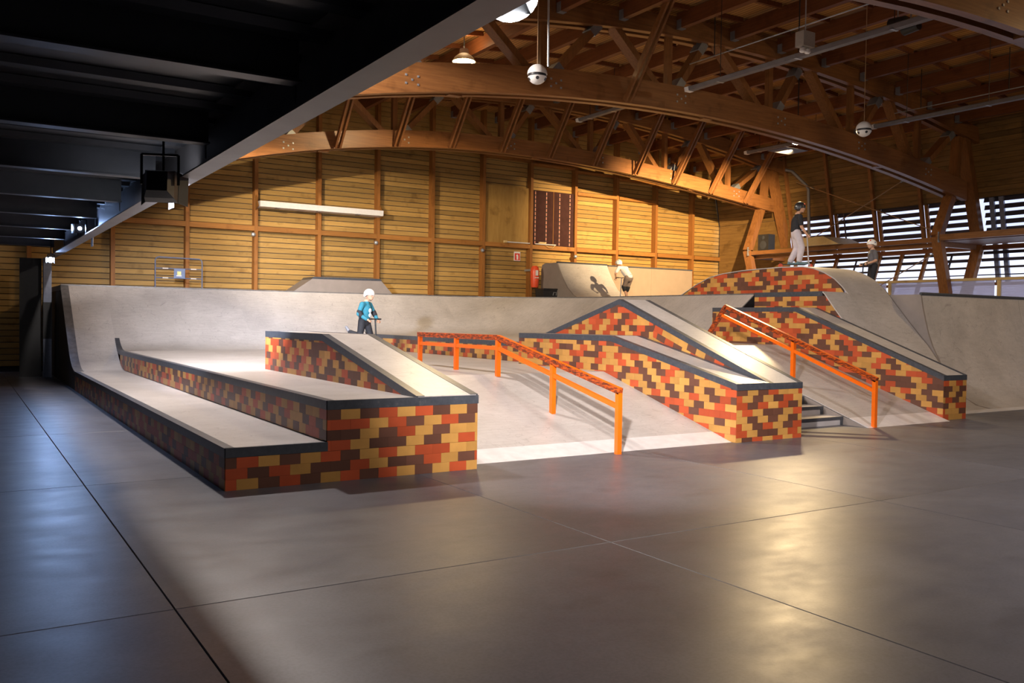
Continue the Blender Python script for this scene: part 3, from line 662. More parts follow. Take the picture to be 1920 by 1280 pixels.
for i, (x_, z_) in enumerate(((7.6, 4.05), (11.6, 4.03), (15.62, 4.0), (19.65, 3.98))):
    t = thing('wall_spot', ('small round light on the %s below the timber rail' % ('post left of the white luminaire', 'post right of the white luminaire', 'post left of the plywood panel', 'post right of the maroon panel')[i]), 'lamp', (x_, YW - 0.06, z_), 'small post lights')
    obj('bowl', *lathe([(0.01, -0.12), (0.05, -0.10), (0.07, -0.05), (0.05, 0.0)], (x_, YW, z_), 12, 'y'), 'galvanised', t, True)
    box('mount', (x_ - 0.02, YW - 0.002, z_ - 0.02), (x_ + 0.02, YW - 0.0002, z_ + 0.05), 'galvanised', t)
t = thing('ledge_tube', 'thin white tube lamp lying on the rail under the plywood panel', 'lamp', (17.0, 26.95, 4.33))
tube('tube', [(16.6, 26.96, 4.355), (17.6, 26.96, 4.355)], 0.02, 'white_paint', t); box('end_cap', (16.5, 26.92, 4.325), (16.62, 26.995, 4.40), 'cream_board', t)
t = thing('ledge_tube', 'thin white tube lamp with a loose cable under the maroon panel', 'lamp', (18.3, 26.95, 4.33))
tube('tube', [(17.85, 26.96, 4.355), (18.75, 26.96, 4.355)], 0.02, 'white_paint', t); box('end_cap', (18.0, 26.92, 4.37), (18.3, 26.995, 4.43), 'cream_board', t)
tube('cable', [(18.7, 26.94, 4.33), (18.6, 26.93, 4.25), (18.45, 26.93, 4.24), (18.3, 26.94, 4.31)], 0.01, 'cream_board', t, 6)

# ================================================================== RIGHT WALL
wr = structure('wall_right', (27.3, 12, 0))
def rx(z): return 26.9 + 0.2 * (7.3 - z)
yb = [-3.0, 1.5, 6.9, 10.5, 14.1, 17.7, 21.3, 24.9, 27.1]
nrow = 18
for j in range(nrow):
    z0 = 5.62 + 0.16 * j; z1 = z0 + 0.152
    for a, b in zip(yb[:-1], yb[1:]):
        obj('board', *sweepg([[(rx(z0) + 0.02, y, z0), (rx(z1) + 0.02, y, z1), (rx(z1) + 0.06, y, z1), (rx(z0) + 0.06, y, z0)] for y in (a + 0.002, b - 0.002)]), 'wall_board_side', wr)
prism('backing', [(rx(5.6) + 0.065, 5.6), (rx(5.6) + 0.15, 5.6), (rx(8.6) + 0.15, 8.6), (rx(8.6) + 0.065, 8.6)], 'y', -3.2, 27.2, 'dark_wall', wr)
py_ = [23.3, 21.45, 19.66, 17.87, 14.25, 12.45, 10.65, 8.85]
for y_ in py_:
    obj('post', *sweepg([[(rx(z) - 0.10, y_ - 0.055, z), (rx(z) + 0.015, y_ - 0.055, z), (rx(z) + 0.015, y_ + 0.055, z), (rx(z) - 0.10, y_ + 0.055, z)] for z in (4.02, 8.1)]), 'strut_z', wr)
    obj('mullion', *sweepg([[(rx(z) + 0.03, y_ - 0.17, z), (rx(z) + 0.12, y_ - 0.17, z), (rx(z) + 0.12, y_ - 0.06, z), (rx(z) + 0.03, y_ - 0.06, z)] for z in (4.1, 5.6)]), 'wall_post', wr)
def lx(z): return rx(4.05) - 0.42 * (4.05 - z)
for y_ in [y - 0.1 for y in py_] + [22.4, 18.7]:
    obj('lower_post', *sweepg([[(lx(z) - 0.10, y_ - 0.05, z), (lx(z) + 0.015, y_ - 0.05, z), (lx(z) + 0.015, y_ + 0.05, z), (lx(z) - 0.10, y_ + 0.05, z)] for z in (1.2, 4.0)]), 'wall_post', wr)
bars = [23.3, 21.45, 19.66, 17.87, 16.0, 14.25, 12.45, 10.65, 8.85]
wn = 0
for a, b in zip(bars[1:], bars[:-1]):
    wn += 1
    w = structure('window_%d' % wn, (rx(4.8), (a + b) / 2, 4.8))
    for k in range(6):
        z0 = 4.31 + 0.232 * k; z1 = z0 + 0.15
        obj('slat', *sweepg([[(rx(z0) + 0.06, y, z0), (rx(z0) + 0.075, y, z0), (rx(z1) + 0.14, y, z1), (rx(z1) + 0.125, y, z1)] for y in (a + 0.06, b - 0.18)]), 'louvre_slat', w)
    obj('pane', *sweepg([[(rx(z) + 0.155, y, z) for z in (4.2, 5.6)] + [(rx(z) + 0.16, y, z) for z in (5.6, 4.2)] for y in (a + 0.03, b - 0.03)]), 'window_glass', w)
    for z0, th in ((3.86, 0.10), (3.63, 0.10), (3.40, 0.07), (3.18, 0.035)):
        obj('slat', *sweepg([[(lx(z0) + 0.05, y, z0), (lx(z0) + 0.07, y, z0), (lx(z0) + 0.09, y, z0 + th), (lx(z0) + 0.07, y, z0 + th)] for y in (a + 0.0, b - 0.1)]), 'louvre_slat', w)
    if wn in (2, 4, 6): obj('stay', *sweepg([[(lx(z) + 0.03, (a + b) / 2 - 0.03, z), (lx(z) + 0.06, (a + b) / 2 - 0.03, z), (lx(z) + 0.06, (a + b) / 2 + 0.03, z), (lx(z) + 0.03, (a + b) / 2 + 0.03, z)] for z in (2.95, 3.95)]), 'louvre_slat', w)
    if wn in (2, 5): obj('stay', *sweepg([[(rx(z) + 0.03, b - 0.5, z), (rx(z) + 0.055, b - 0.5, z), (rx(z) + 0.055, b - 0.45, z), (rx(z) + 0.03, b - 0.45, z)] for z in (4.2, 5.6)]), 'louvre_slat', w)
box('sill', (lx(2.9) - 0.06, 7.0, 2.86), (lx(2.9) + 0.12, 26.9, 2.95), 'purlin_y', wr)
box('lower_wall', (26.0, -3.0, 0.0), (26.1, 27.0, 1.25), 'dark_wall', wr)
box('end_wall', (26.3, -3.0, 1.25), (26.45, 8.8, 5.6), 'dark_wall', wr)
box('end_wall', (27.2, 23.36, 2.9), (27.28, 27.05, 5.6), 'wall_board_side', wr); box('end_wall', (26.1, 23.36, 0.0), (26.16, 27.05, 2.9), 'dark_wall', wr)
box('transom', (rx(4.1) - 0.12, 7.0, 4.0), (rx(4.1) + 0.18, 26.9, 4.14), 'purlin_y', wr)
# vertical blue-grey frames either side of the column bay
for y_ in (15.55, 15.25): obj('frame', *sweepg([[(rx(z) + 0.02, y_ - 0.07, z), (rx(z) + 0.1, y_ - 0.07, z), (rx(z) + 0.1, y_ + 0.07, z), (rx(z) + 0.02, y_ + 0.07, z)] for z in (2.95, 5.6)]), 'frame_blue_grey', wr)

# longitudinal beam on the column knees
t = thing('side_beam', 'orange-brown timber beam running along the knees of the right columns', 'beam', (25.3, 15, 4.2))
box('beam', (25.12, 4.0, 4.16), (25.30, 16.0, 4.34), 'glulam_y', t); box('beam', (25.20, 16.0, 4.13), (25.38, 23.6, 4.27), 'glulam_y', t)
box('beam', (25.5, 16.0, 4.0), (25.66, 23.6, 4.128), 'glulam_y', t); box('soffit', (25.31, 8.0, 4.14), (27.2, 16.0, 4.17), 'purlin_y', t)
t = thing('loading_shelf', 'pale boxed shelf resting on the side beam behind the standing teenager', 'shelf', (25.4, 20.2, 4.28))
prism('box', [(19.35, 4.275), (21.15, 4.275), (21.15, 4.56), (20.0, 4.575)], 'x', 24.95, 25.0, 'cream_board', t)
prism('top', [(19.35, 4.275), (21.15, 4.275), (21.15, 4.56), (20.0, 4.575)], 'x', 25.005, 26.4, 'cream_board', t)
t = thing('speaker', 'black loudspeaker standing on the side beam by the far column', 'speaker', (25.4, 22.9, 4.28))
box('cabinet', (25.22, 22.62, 4.275), (25.56, 23.12, 4.86), 'black_plastic', t)
obj('cone', *lathe([(0.02, -0.012), (0.10, -0.004), (0.15, -0.001), (0.16, 0.0)], (25.215, 22.87, 4.47), 16, 'x'), 'dark_wall', t, True)
obj('cone', *lathe([(0.02, -0.012), (0.05, -0.004), (0.07, 0.0)], (25.215, 22.87, 4.74), 16, 'x'), 'dark_wall', t, True)
# yellow fence with frosted sheets
fn = thing('fence', 'pale timber fence with frosted sheets below the right windows', 'fence', (25.75, 15.5, 0))
fy = [20.0, 18.0, 16.15, 14.42, 12.6, 10.8]
box('top_rail', (25.78, 10.7, 2.95), (25.90, 20.1, 3.03), 'pale_timber_y', fn)
for i, y_ in enumerate(fy): box('post', (25.80, y_ - (0.13 if i == 2 else 0.05), 0.0), (25.88, y_ + (0.13 if i == 2 else 0.05), 2.949), 'pale_timber_z', fn)
for a, b in zip(fy[1:], fy[:-1]): box('sheet', (25.83, a + 0.14, 0.3), (25.842, b - 0.06, 2.948), 'frosted_sheet', fn)

# ================================================================== ROOF
def poly_fit(pts, deg): 
    p = np.polyfit([a for a, b in pts], [b for a, b in pts], deg); return lambda x: float(np.polyval(p, x))
upA = poly_fit([(3.0, 5.55), (7.58, 6.575), (10.47, 6.945), (14.09, 7.163), (17.52, 7.07), (21.15, 6.79), (25.9, 6.10)], 3)
upB = poly_fit([(3.5, 5.3), (7.86, 6.51), (9.08, 6.765), (11.04, 6.99), (14.1, 7.21), (17.27, 7.12), (19.88, 6.98), (24.65, 6.52), (26.5, 6.25)], 3)
topZ = poly_fit([(5.5, 7.0), (10.54, 7.995), (12.42, 8.157), (14.64, 8.297), (17.65, 8.304), (18.99, 8.29), (21.15, 8.123), (22.46, 7.987), (25.64, 7.489), (26.5, 7.352)], 3)   # underside of the top chords
purZ = poly_fit([(5.5, 7.15), (9.0, 7.93), (12.65, 8.348), (14.37, 8.423), (16.12, 8.483), (17.8, 8.454), (19.5, 8.416), (21.1, 8.31), (22.68, 8.159), (24.21, 7.93), (26.57, 7.546)], 3)
def arc_beam(name, f, x0, x1, y0, y1, depth, parent, mat='glulam_x', n=22):
    xs = [x0 + (x1 - x0) * i / n for i in range(n + 1)]
    return obj(name, *sweepg([[(x, y0, f(x) - depth), (x, y1, f(x) - depth), (x, y1, f(x)), (x, y0, f(x))] for x in xs]), mat, parent)
bot_nodes = [3.8, 7.2, 10.6, 14.2, 17.65, 20.9, 24.0]; top_nodes = [5.5, 9.0, 12.4, 15.6, 19.0, 22.4, 26.0]
def truss(label, y, upf, depth, knee, legs=True):
    t = thing('roof_truss', label, 'roof truss', (15, y, 5.5), 'timber roof trusses')
    for dy in (-0.24, 0.08): arc_beam('bottom_chord', upf, 2.8, 26.3, y + dy, y + dy + 0.16, depth, t)
    for dy in (-0.24, 0.08): arc_beam('top_chord', lambda x: topZ(x) + 0.46, 2.8, 27.0, y + dy, y + dy + 0.16, 0.46, t)
    for i, xb in enumerate(bot_nodes):
        zb = upf(xb) - depth * 0.4
        bar('web_post', (xb + 0.08, y, zb), (xb + 0.08, y, topZ(xb) + 0.2), 0.14, 0.15, 'strut_z', t, (0, 1, 0))
        for xt in (top_nodes[i - 1] if i else None, top_nodes[i]):
            if xt is None: continue
            s = 1 if xt > xb else -1
            a = Vector((xb + s * 0.22, y, upf(xb) - 0.15)); b = Vector((xt - s * 0.18, y, topZ(xt) + 0.1))
            web = bar('web_diagonal', a, b, 0.15, 0.28, 'strut_z', t, (0, 1, 0)); d = (b - a).normalized()
            if s > 0:
                for p, q in ((a + d * 0.12, a + d * 0.42), (b - d * 0.42, b - d * 0.12)): bar('gusset_plate', p, q, 0.20, 0.29, 'gusset_steel', web, (0, 1, 0))
        mb = MB()
        for dx, dz in ((0, 0), (0.13, 0.08), (-0.13, 0.08), (0.13, -0.08), (-0.13, -0.08)): mb.box((xb + dx + 0.3 - 0.02, y - 0.255, upf(xb) - depth / 2 + dz - 0.02), (xb + dx + 0.3 + 0.02, y - 0.241, upf(xb) - depth / 2 + dz + 0.02))
        mb.build('bolt_group', 'galvanised', t)
        if i % 2: box('spacer', (xb + 1.2, y - 0.08, upf(xb + 1.2) - depth - 0.02), (xb + 1.5, y + 0.08, upf(xb + 1.2) - depth + 0.12), 'glulam_x', t)
    for x_ in knee:
        for dx in (-0.065, 0.065):
            br_ = bar('knee_brace', (x_ + dx, y - 0.32, upf(x_) - depth + 0.02), (x_ + dx, y - 1.78, purZ(x_) + 0.18), 0.13, 0.055, 'strut_z', t, (1, 0, 0))
            box('brace_bolt', (x_ + dx - 0.02, y - 0.43, upf(x_) - depth + 0.10), (x_ + dx + 0.02, y - 0.405, upf(x_) - depth + 0.14), 'galvanised', br_)
    if legs:   # right end: knee leg and outer column
        zc = upf(25.9) - depth * 0.6
        bar('leg_upper', (25.9, y, zc), (25.2, y, 4.3), 0.22, 0.30, 'strut_z', t, (0, 1, 0))
        bar('leg_lower', (25.2, y, 4.3), (26.05, y, 1.6), 0.20, 0.30, 'strut_z', t, (0, 1, 0))
        bar('outer_column', (26.35, y, 7.55), (27.45, y, 4.1), 0.22, 0.34, 'strut_z', t, (0, 1, 0))
        bar('outer_column', (27.40, y, 4.1), (26.35, y, 1.4), 0.20, 0.30, 'strut_z', t, (0, 1, 0))
        bar('end_post', (26.1, y, 7.4), (25.95, y, zc), 0.18, 0.26, 'strut_z', t, (0, 1, 0))
        box('knee_plate', (25.05, y - 0.125, 4.1), (25.34, y - 0.112, 4.42), 'gusset_steel', t)
        box('cross_tie', (25.3, y - 0.07, 4.0), (27.2, y + 0.07, 4.15), 'glulam_x', t)
    return t
truss('nearest arched timber truss, only its lower chord showing in the top right corner', 8.4, upA, 0.60, [], True)
truss('middle arched timber truss spanning the whole hall in front of the globes', 16.0, upA, 0.58, [12.8])
truss('arched timber truss closest to the back wall with many knee braces', 23.6, upB, 0.48, [8.85 + 1.762 * i for i in range(10)])

ceil = structure('ceiling', (11, 12, 8))
xr = [-3.0 + 0.55 * i for i in range(58)]
def deckZ(x):
    if x < 4: return purZ(4) + 0.44
    return purZ(min(x, 26.9)) + 0.44 if x < 26.9 else purZ(26.9) + 0.44 - (x - 26.9) * 0.25
obj('roof_deck', *sweepg([[(x, -3.2, deckZ(x)), (x, 27.45, deckZ(x)), (x, 27.45, deckZ(x) + 0.1), (x, -3.2, deckZ(x) + 0.1)] for x in xr]), 'roof_boards', ceil)
pxs = [5.85, 7.55, 9.25, 10.95, 12.65, 14.37, 16.12, 17.8, 19.5, 21.1, 22.68, 24.21, 25.6]
for x_ in pxs:
    for a, b in ((0.5, 8.15), (8.65, 15.75), (16.25, 23.35), (23.85, 26.95)):
        box('purlin', (x_ - 0.07, a, purZ(x_)), (x_ + 0.07, b, purZ(x_) + 0.36), 'purlin_y', ceil)
        box('hanger', (x_ - 0.085, b - 0.16, purZ(x_) - 0.012), (x_ + 0.085, b - 0.02, purZ(x_) + 0.2), 'gusset_steel', ceil)
ry = [1.2 + 1.18 * i for i in range(22)]
for xa, xb in zip(pxs[:-1], pxs[1:]):
    for y_ in ry:
        if y_ < 6.5 and xa < 9: continue
        obj('rafter', *sweepg([[(x, y_ - 0.04, deckZ(x) - 0.11), (x, y_ + 0.04, deckZ(x) - 0.11), (x, y_ + 0.04, deckZ(x) - 0.002), (x, y_ - 0.04, deckZ(x) - 0.002)] for x in (xa + 0.071, xb - 0.071)]), 'purlin_y', ceil)

# enclosure left and behind the viewer
wl = structure('wall_left', (-9.2, 12, 0)); box('panel', (-9.3, -3.2, 0), (-9.1, 27.2, 9), 'dark_wall', wl)
wf = structure('wall_front', (9, -3.2, 0)); box('panel', (-9.1, -3.3, 0), (29, -3.1, 9), 'dark_wall', wf)

# ================================================================== MEZZANINE ON THE LEFT
mz = thing('mezzanine', 'dark steel mezzanine overhead on the left with an edge beam', 'mezzanine', (-3.5, 11, 3))
EX = 2.06
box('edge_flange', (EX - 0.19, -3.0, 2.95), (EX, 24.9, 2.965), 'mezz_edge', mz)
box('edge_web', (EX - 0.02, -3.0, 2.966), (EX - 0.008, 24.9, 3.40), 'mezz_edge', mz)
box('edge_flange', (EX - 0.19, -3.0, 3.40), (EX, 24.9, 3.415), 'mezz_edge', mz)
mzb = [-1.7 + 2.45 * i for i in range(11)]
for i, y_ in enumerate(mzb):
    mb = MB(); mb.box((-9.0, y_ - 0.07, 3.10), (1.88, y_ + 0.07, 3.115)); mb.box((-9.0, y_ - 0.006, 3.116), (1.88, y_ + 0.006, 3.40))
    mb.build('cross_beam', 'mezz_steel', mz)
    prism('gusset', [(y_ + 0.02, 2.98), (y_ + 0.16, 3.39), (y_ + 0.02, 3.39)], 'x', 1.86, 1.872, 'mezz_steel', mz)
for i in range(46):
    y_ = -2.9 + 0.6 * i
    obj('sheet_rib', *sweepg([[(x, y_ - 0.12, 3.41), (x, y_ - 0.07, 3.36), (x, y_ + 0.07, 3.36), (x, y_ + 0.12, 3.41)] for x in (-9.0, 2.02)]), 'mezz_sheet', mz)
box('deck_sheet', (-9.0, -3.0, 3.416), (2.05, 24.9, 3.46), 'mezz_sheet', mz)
for y_ in (10.65, 17.6): box('edge_bracket', (EX + 0.001, y_ - 0.12, 2.80), (EX + 0.012, y_ + 0.12, 3.05), 'mezz_edge', mz)
pc = thing('steel_column', 'blue-grey steel column at the far left end of the mezzanine', 'column', (1.95, 24.9, 0))
box('shaft', (1.80, 24.62, 0.0), (1.98, 24.86, 2.94), 'frame_blue_grey', pc); box('sleeve', (1.795, 24.61, 0.95), (1.985, 24.87, 1.85), 'black_metal', pc)
box('side_leaf', (1.30, 24.9, 0.0), (1.78, 24.98, 2.94), 'black_metal', pc)

# ================================================================== LAMPS
def area_light(name, loc, tgt, size, power, col, parent, spread=None):
    l = bpy.data.lights.new(name, 'AREA'); l.shape = 'DISK'; l.size = size; l.energy = power; l.color = col
    if spread: l.spread = spread
    o = bpy.data.objects.new(name, l); COL.objects.link(o)
    reg(o, loc, parent); o.rotation_euler = (Vector(tgt) - Vector(loc)).to_track_quat('-Z', 'Y').to_euler(); return o
def disc(name, c, n, r, mat, parent, depth=0.01, k=20):
    n = Vector(n).normalized(); c = Vector(c); a = n.cross(Vector((0, 0, 1)));
    a = Vector((1, 0, 0)) if a.length < 0.01 else a.normalized(); b = n.cross(a)
    rg = [[c + n * h + (a * math.cos(t) + b * math.sin(t)) * rr for t in [2 * math.pi * i / k for i in range(k)]] for h, rr in ((-depth, r), (0, r))]
    return obj(name, *sweepg(rg), mat, parent)
def bell(t, c, n, r, mat='lamp_grey'):
    n = Vector(n).normalized(); c = Vector(c); a = n.cross(Vector((0, 0, 1))); a = Vector((1, 0, 0)) if a.length < 0.01 else a.normalized(); b = n.cross(a); k = 20
    prof = [(0.02, -1.05 * r), (0.38 * r, -1.0 * r), (0.42 * r, -0.6 * r), (0.8 * r, -0.3 * r), (1.03 * r, 0.02), (0.99 * r, 0.02), (0.78 * r, -0.27 * r), (0.3 * r, -0.5 * r)]
    rg = [[c + n * h + (a * math.cos(q) + b * math.sin(q)) * rr for q in [2 * math.pi * i / k for i in range(k)]] for rr, h in prof]
    return obj('reflector', *sweepg(rg), mat, t, True)
def spot_light(name, loc, tgt, cone, power, col, parent, soft=0.2, blend=0.12):
    l = bpy.data.lights.new(name, 'SPOT'); l.spot_size = cone; l.spot_blend = blend; l.energy = power; l.color = col; l.shadow_soft_size = soft
    o = bpy.data.objects.new(name, l); COL.objects.link(o)
    reg(o, loc, parent); o.rotation_euler = (Vector(tgt) - Vector(loc)).to_track_quat('-Z', 'Y').to_euler(); return o
def highbay(label, c, r, power, col, lens, cone=3.05, hang=True, roof_fill=0):
    t = thing('high_bay_lamp', label, 'lamp', c, 'high-bay hall lamps'); c = Vector(c); n = Vector((0, 0, -1))
    bell(t, c, n, r); obj('lens', *lathe([(0.01, 0.0), (r * 0.93, -0.015), (r * 0.80, -0.06), (r * 0.45, -0.10), (0.01, -0.11)], tuple(c)), lens, t, True)
    if hang: tube('hanger', [c + Vector((0, 0, 0.9 * r)), (c.x, c.y, deckZ(c.x) - 0.01)], 0.015, 'black_metal', t)
    spot_light('lamp_light', c + n * 0.17, c + n, cone, power, col, t)
    if roof_fill:   # point light added above the shade to brighten the roof
        l = bpy.data.lights.new('roof_fill_light', 'POINT'); l.energy = roof_fill; l.color = col; l.shadow_soft_size = 0.15
        o = bpy.data.objects.new('roof_fill_light', l); COL.objects.link(o); reg(o, c + Vector((0, 0, r * 1.3)), t)
    return t
highbay('glowing warm lamp peeping over the middle truss near the mezzanine', (10.42, 19.0, 7.84), 0.28, P_SMALLBAY, WARM, 'lens_warm', 2.9, True, 25)
highbay('lamp hung high above the stepped ledge', (3.25, 13.4, 7.35), 0.26, P_LEDGE, NEUT, 'lens_warm', 3.06)
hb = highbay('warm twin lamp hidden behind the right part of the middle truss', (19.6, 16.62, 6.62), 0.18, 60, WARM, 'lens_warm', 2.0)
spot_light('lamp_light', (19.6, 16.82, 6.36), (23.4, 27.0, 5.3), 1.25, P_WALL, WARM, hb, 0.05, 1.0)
box('added_visor', (19.2, 16.66, 6.405), (20.1, 17.35, 6.415), 'black_metal', hb)  # unseen plate added to keep the wall beam off the upper truss
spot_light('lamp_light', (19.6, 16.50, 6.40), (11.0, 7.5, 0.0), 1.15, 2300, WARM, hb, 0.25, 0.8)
highbay('unseen lamp added high over the open front floor, outside the picture', (9.6, 1.6, 7.2), 0.26, P_NEAR, NEUT, 'lens_warm', 3.0, True, 160)  # added fill for the ledge fronts, steps and front floor
highbay('unseen lamp added high near the right wall, outside the picture', (20.5, 5.5, 6.9), 0.26, 350, WARM, 'lens_warm', 3.0, True, 420)  # added mainly to lift the right part of the roof
lw = highbay('added lamp washing the left part of the timber wall, hidden by the mezzanine', (3.2, 18.5, 5.95), 0.2, 60, WARM, 'lens_warm', 2.0)  # added to brighten the left and centre of the timber wall
spot_light('lamp_light', (3.3, 18.72, 5.72), (12.0, 27.0, 4.9), 1.35, 4600, (1.0, 0.83, 0.60), lw, 0.05, 1.0)
box('added_visor', (2.7, 18.6, 5.765), (4.6, 19.5, 5.775), 'black_metal', lw)  # unseen plate added to keep this beam off the upper wall

def floodlight(label, c, tgt, r, power, col, lens, size=0.24, spread=2.4):
    t = thing('flood_light', label, 'lamp', c, 'mezzanine edge lights'); c = Vector(c); n = (Vector(tgt) - c).normalized()
    a = n.cross(Vector((0, 0, 1))).normalized(); b = a.cross(n)
    V = [];
    for h, s_ in ((-0.24, 0.62), (-0.12, 0.9), (0.0, 1.0)): V.append([c + n * h + a * (x * size * s_ / 2) + b * (z * size * s_ / 2) for x, z in ((-1, -1), (1, -1), (1, 1), (-1, 1))])
    obj('housing', *sweepg(V), 'black_metal', t)
    disc('lens', c + n * 0.012, n, r, lens, t)
    mb = MB(); 
    for s_ in (-1, 1): mb.bar(c + a * (s_ * size * 0.56) - n * 0.1, c + a * (s_ * size * 0.56) - n * 0.1 + Vector((0, 0, size * 0.95)), 0.02, 0.03, (0, 1, 0))
    mb.bar(c - a * size * 0.56 - n * 0.1 + Vector((0, 0, size * 0.95)), c + a * size * 0.56 - n * 0.1 + Vector((0, 0, size * 0.95)), 0.03, 0.02); mb.build('yoke', 'black_metal', t)
    for s_ in ((-1, 1) if r < 0.12 else ()): obj('barn_door', *barg(c + a * (s_ * size * 0.5) + n * 0.0, c + a * (s_ * size * 0.72) + n * 0.14, size, 0.006, tuple(a)), 'black_metal', t)
    area_light('lamp_light', c + n * 0.03, tgt, r * 1.8, power, col, t, spread); return t
floodlight('dazzling white floodlight on the mezzanine edge at the top of the picture', (2.33, 3.76, 3.19), (8.8, 10.2, 0.8), 0.13, P_FLOOD, NEUT, 'lens_cool', 0.2, 1.15)
floodlight('black theatre spotlight clamped to the mezzanine edge over the left ledge', (1.69, 9.14, 2.83), (6.6, 21.5, 1.15), 0.11, P_SPOT, COOL, 'lens_cool', 0.30, 0.72)
floodlight('small spotlight further along under the mezzanine edge', (1.80, 17.0, 3.06), (-1.0, 6.0, 1.3), 0.03, P_SMALL, BLUE, 'lens_blue', 0.16, 2.6)
floodlight('tiny bright bluish spotlight at the far end of the mezzanine', (1.78, 22.4, 2.78), (-1.2, 3.0, 0.6), 0.06, P_SMALL * 2, BLUE, 'lens_blue', 0.12, 2.6)

for nm, lc in (('flood_light.002', (1.80, 17.0, 3.06)), ('flood_light.003', (1.78, 22.4, 2.78)), ('flood_light.001', (1.69, 9.14, 2.83))):
    p = bpy.data.objects[nm]; tube('stem', [(lc[0], lc[1] - 0.06, lc[2] + 0.12), (lc[0], lc[1] - 0.06, 3.40)], 0.012, 'black_metal', p, 6)
# ---- hanging globes
def globe(label, c, r, topz):
    t = thing('globe_speaker', label, 'speaker', c, 'hanging white globes'); k = 24
    up_ = [(r * math.cos(q), r * math.sin(q)) for q in [math.radians(v) for v in range(0, 91, 10)]]
    obj('upper_shell', *lathe([(r * 0.9, 0.0)] + up_[:-1] + [(0.01, r)], c, k), 'white_shell', t, True)
    obj('band', *lathe([(r * 0.88, -0.045), (r * 0.90, -0.04), (r * 0.90, 0.0), (r * 0.86, 0.002)], c, k), 'black_plastic', t, True)
    dn = [(r * 0.97 * math.cos(q), -r * 0.97 * math.sin(q)) for q in [math.radians(v) for v in (15, 25, 35, 45, 55, 65, 75, 85)]]
    lo = obj('lower_shell', *lathe(dn + [(0.01, -r * 0.97)], c, k), 'white_shell', t, True)
    cv = Vector(c)
    for az in (0.0, 1.25, 2.5, 3.75, 5.0):
        dr = Vector((math.cos(az + 4.15), math.sin(az + 4.15), -0.62)).normalized()
        disc('eye', cv + dr * (r * 0.985), dr, r * 0.17, 'black_plastic', lo, 0.02, 12)
    tube('suspension', [(c[0], c[1], c[2] + r), (c[0], c[1], topz)], 0.009, 'cable_rod', t, 6)
globe('white globe speaker hanging in front of the middle truss near the floodlight', (8.5, 12.86, 5.83), 0.175, deckZ(8.5))
globe('white globe speaker hanging lower right against the middle truss', (16.84, 12.47, 5.87), 0.17, deckZ(16.84))
t = thing('conduit_pipe', 'thin vertical steel pipe dropping behind the left globe', 'pipe', (8.75, 13.0, 6.0)); tube('pipe', [(8.82, 13.0, 6.05), (8.80, 13.0, purZ(8.8))], 0.02, 'galvanised', t)

# ---- strip luminaires along y
def strip_light(label, x_, z, y0, y1, mat='grey_duct'):
    t = thing('strip_luminaire', label, 'lamp', (x_, (y0 + y1) / 2, z), 'ceiling strip luminaires')
    ring = [(-0.07, -0.05), (0.07, -0.05), (0.09, 0.03), (0.03, 0.06), (-0.03, 0.06), (-0.09, 0.03)]
    obj('trough', *sweepg([[(x_ + a, y, z + b) for a, b in ring] for y in (y0, y1)]), mat, t)
    obj('end_cap', *sweepg([[(x_ + a * 1.15, y, z + b * 1.15) for a, b in ring] for y in (y1, y1 + 0.12)]), 'white_shell', t)
    for f_ in (0.15, 0.5, 0.85):
        y = y0 + (y1 - y0) * f_; tube('hanger', [(x_, y, z + 0.06), (x_, y, deckZ(x_))], 0.008, 'black_metal', t, 6)
        box('joint', (x_ - 0.095, y - 0.03, z - 0.056), (x_ + 0.095, y + 0.03, z - 0.051), 'galvanised', t)
strip_light('long grey strip luminaire crossing the roof above the middle truss', 14.0, 6.84, 8.9, 14.9)
strip_light('grey strip luminaire high at the right edge beside the right globe', 21.0, 6.94, 9.0, 15.2)
strip_light('strip luminaire with bright end behind the middle truss, right half', 23.0, 7.43, 18.3, 21.6)
strip_light('short strip luminaire behind the middle truss near its centre', 16.0, 7.66, 18.6, 21.8)
t = thing('emergency_light', 'grey emergency light box with twin lamps under the roof', 'lamp', (13.7, 11.5, 6.8))
box('box', (13.55, 11.4, 6.86), (13.87, 11.6, 7.14), 'lamp_grey', t)
for dx in (-0.07, 0.07): obj('lamp_head', *lathe([(0.02, 0.0), (0.05, -0.02), (0.06, -0.08), (0.04, -0.10), (0.005, -0.1)], (13.71 + dx, 11.5, 6.855), 12), 'white_shell', t, True)
tube('conduit', [(13.71, 11.5, 7.145), (13.71, 11.5, purZ(13.7))], 0.012, 'galvanised', t, 6)
t = thing('projector', 'black stage lamp pair hanging under the roof at upper right', 'lamp', (15.9, 10.9, 7.4))
for dx in (0.0, 0.42):
    o = obj('can', *lathe([(0.02, -0.2), (0.10, -0.18), (0.13, 0.15), (0.12, 0.16), (0.02, 0.1)], (15.75 + dx, 10.95, 7.55), 14, 'y'), 'black_metal', t, True)
    tube('hanger', [(15.75 + dx, 10.95, 7.66), (15.75 + dx, 10.95, purZ(15.8))], 0.015, 'galvanised', t, 6)
for i, (x_, z_, y0, y1) in enumerate(((14.6, 7.65, 8.8, 15.6), (22.4, 7.55, 8.8, 15.6))):
    t = thing('conduit_pipe', 'thin horizontal cable conduit under the purlins, %s' % ('towards the roof centre' if i == 0 else 'near the right wall'), 'pipe', (x_, 12, z_), 'roof conduits')
    tube('pipe', [(x_, y0, z_), (x_, y1, z_)], 0.014, 'galvanised', t, 6)
    for y in (10.0, 12.4, 14.8): tube('drop', [(x_, y, z_), (x_, y, deckZ(x_))], 0.012, 'black_metal', t, 6)
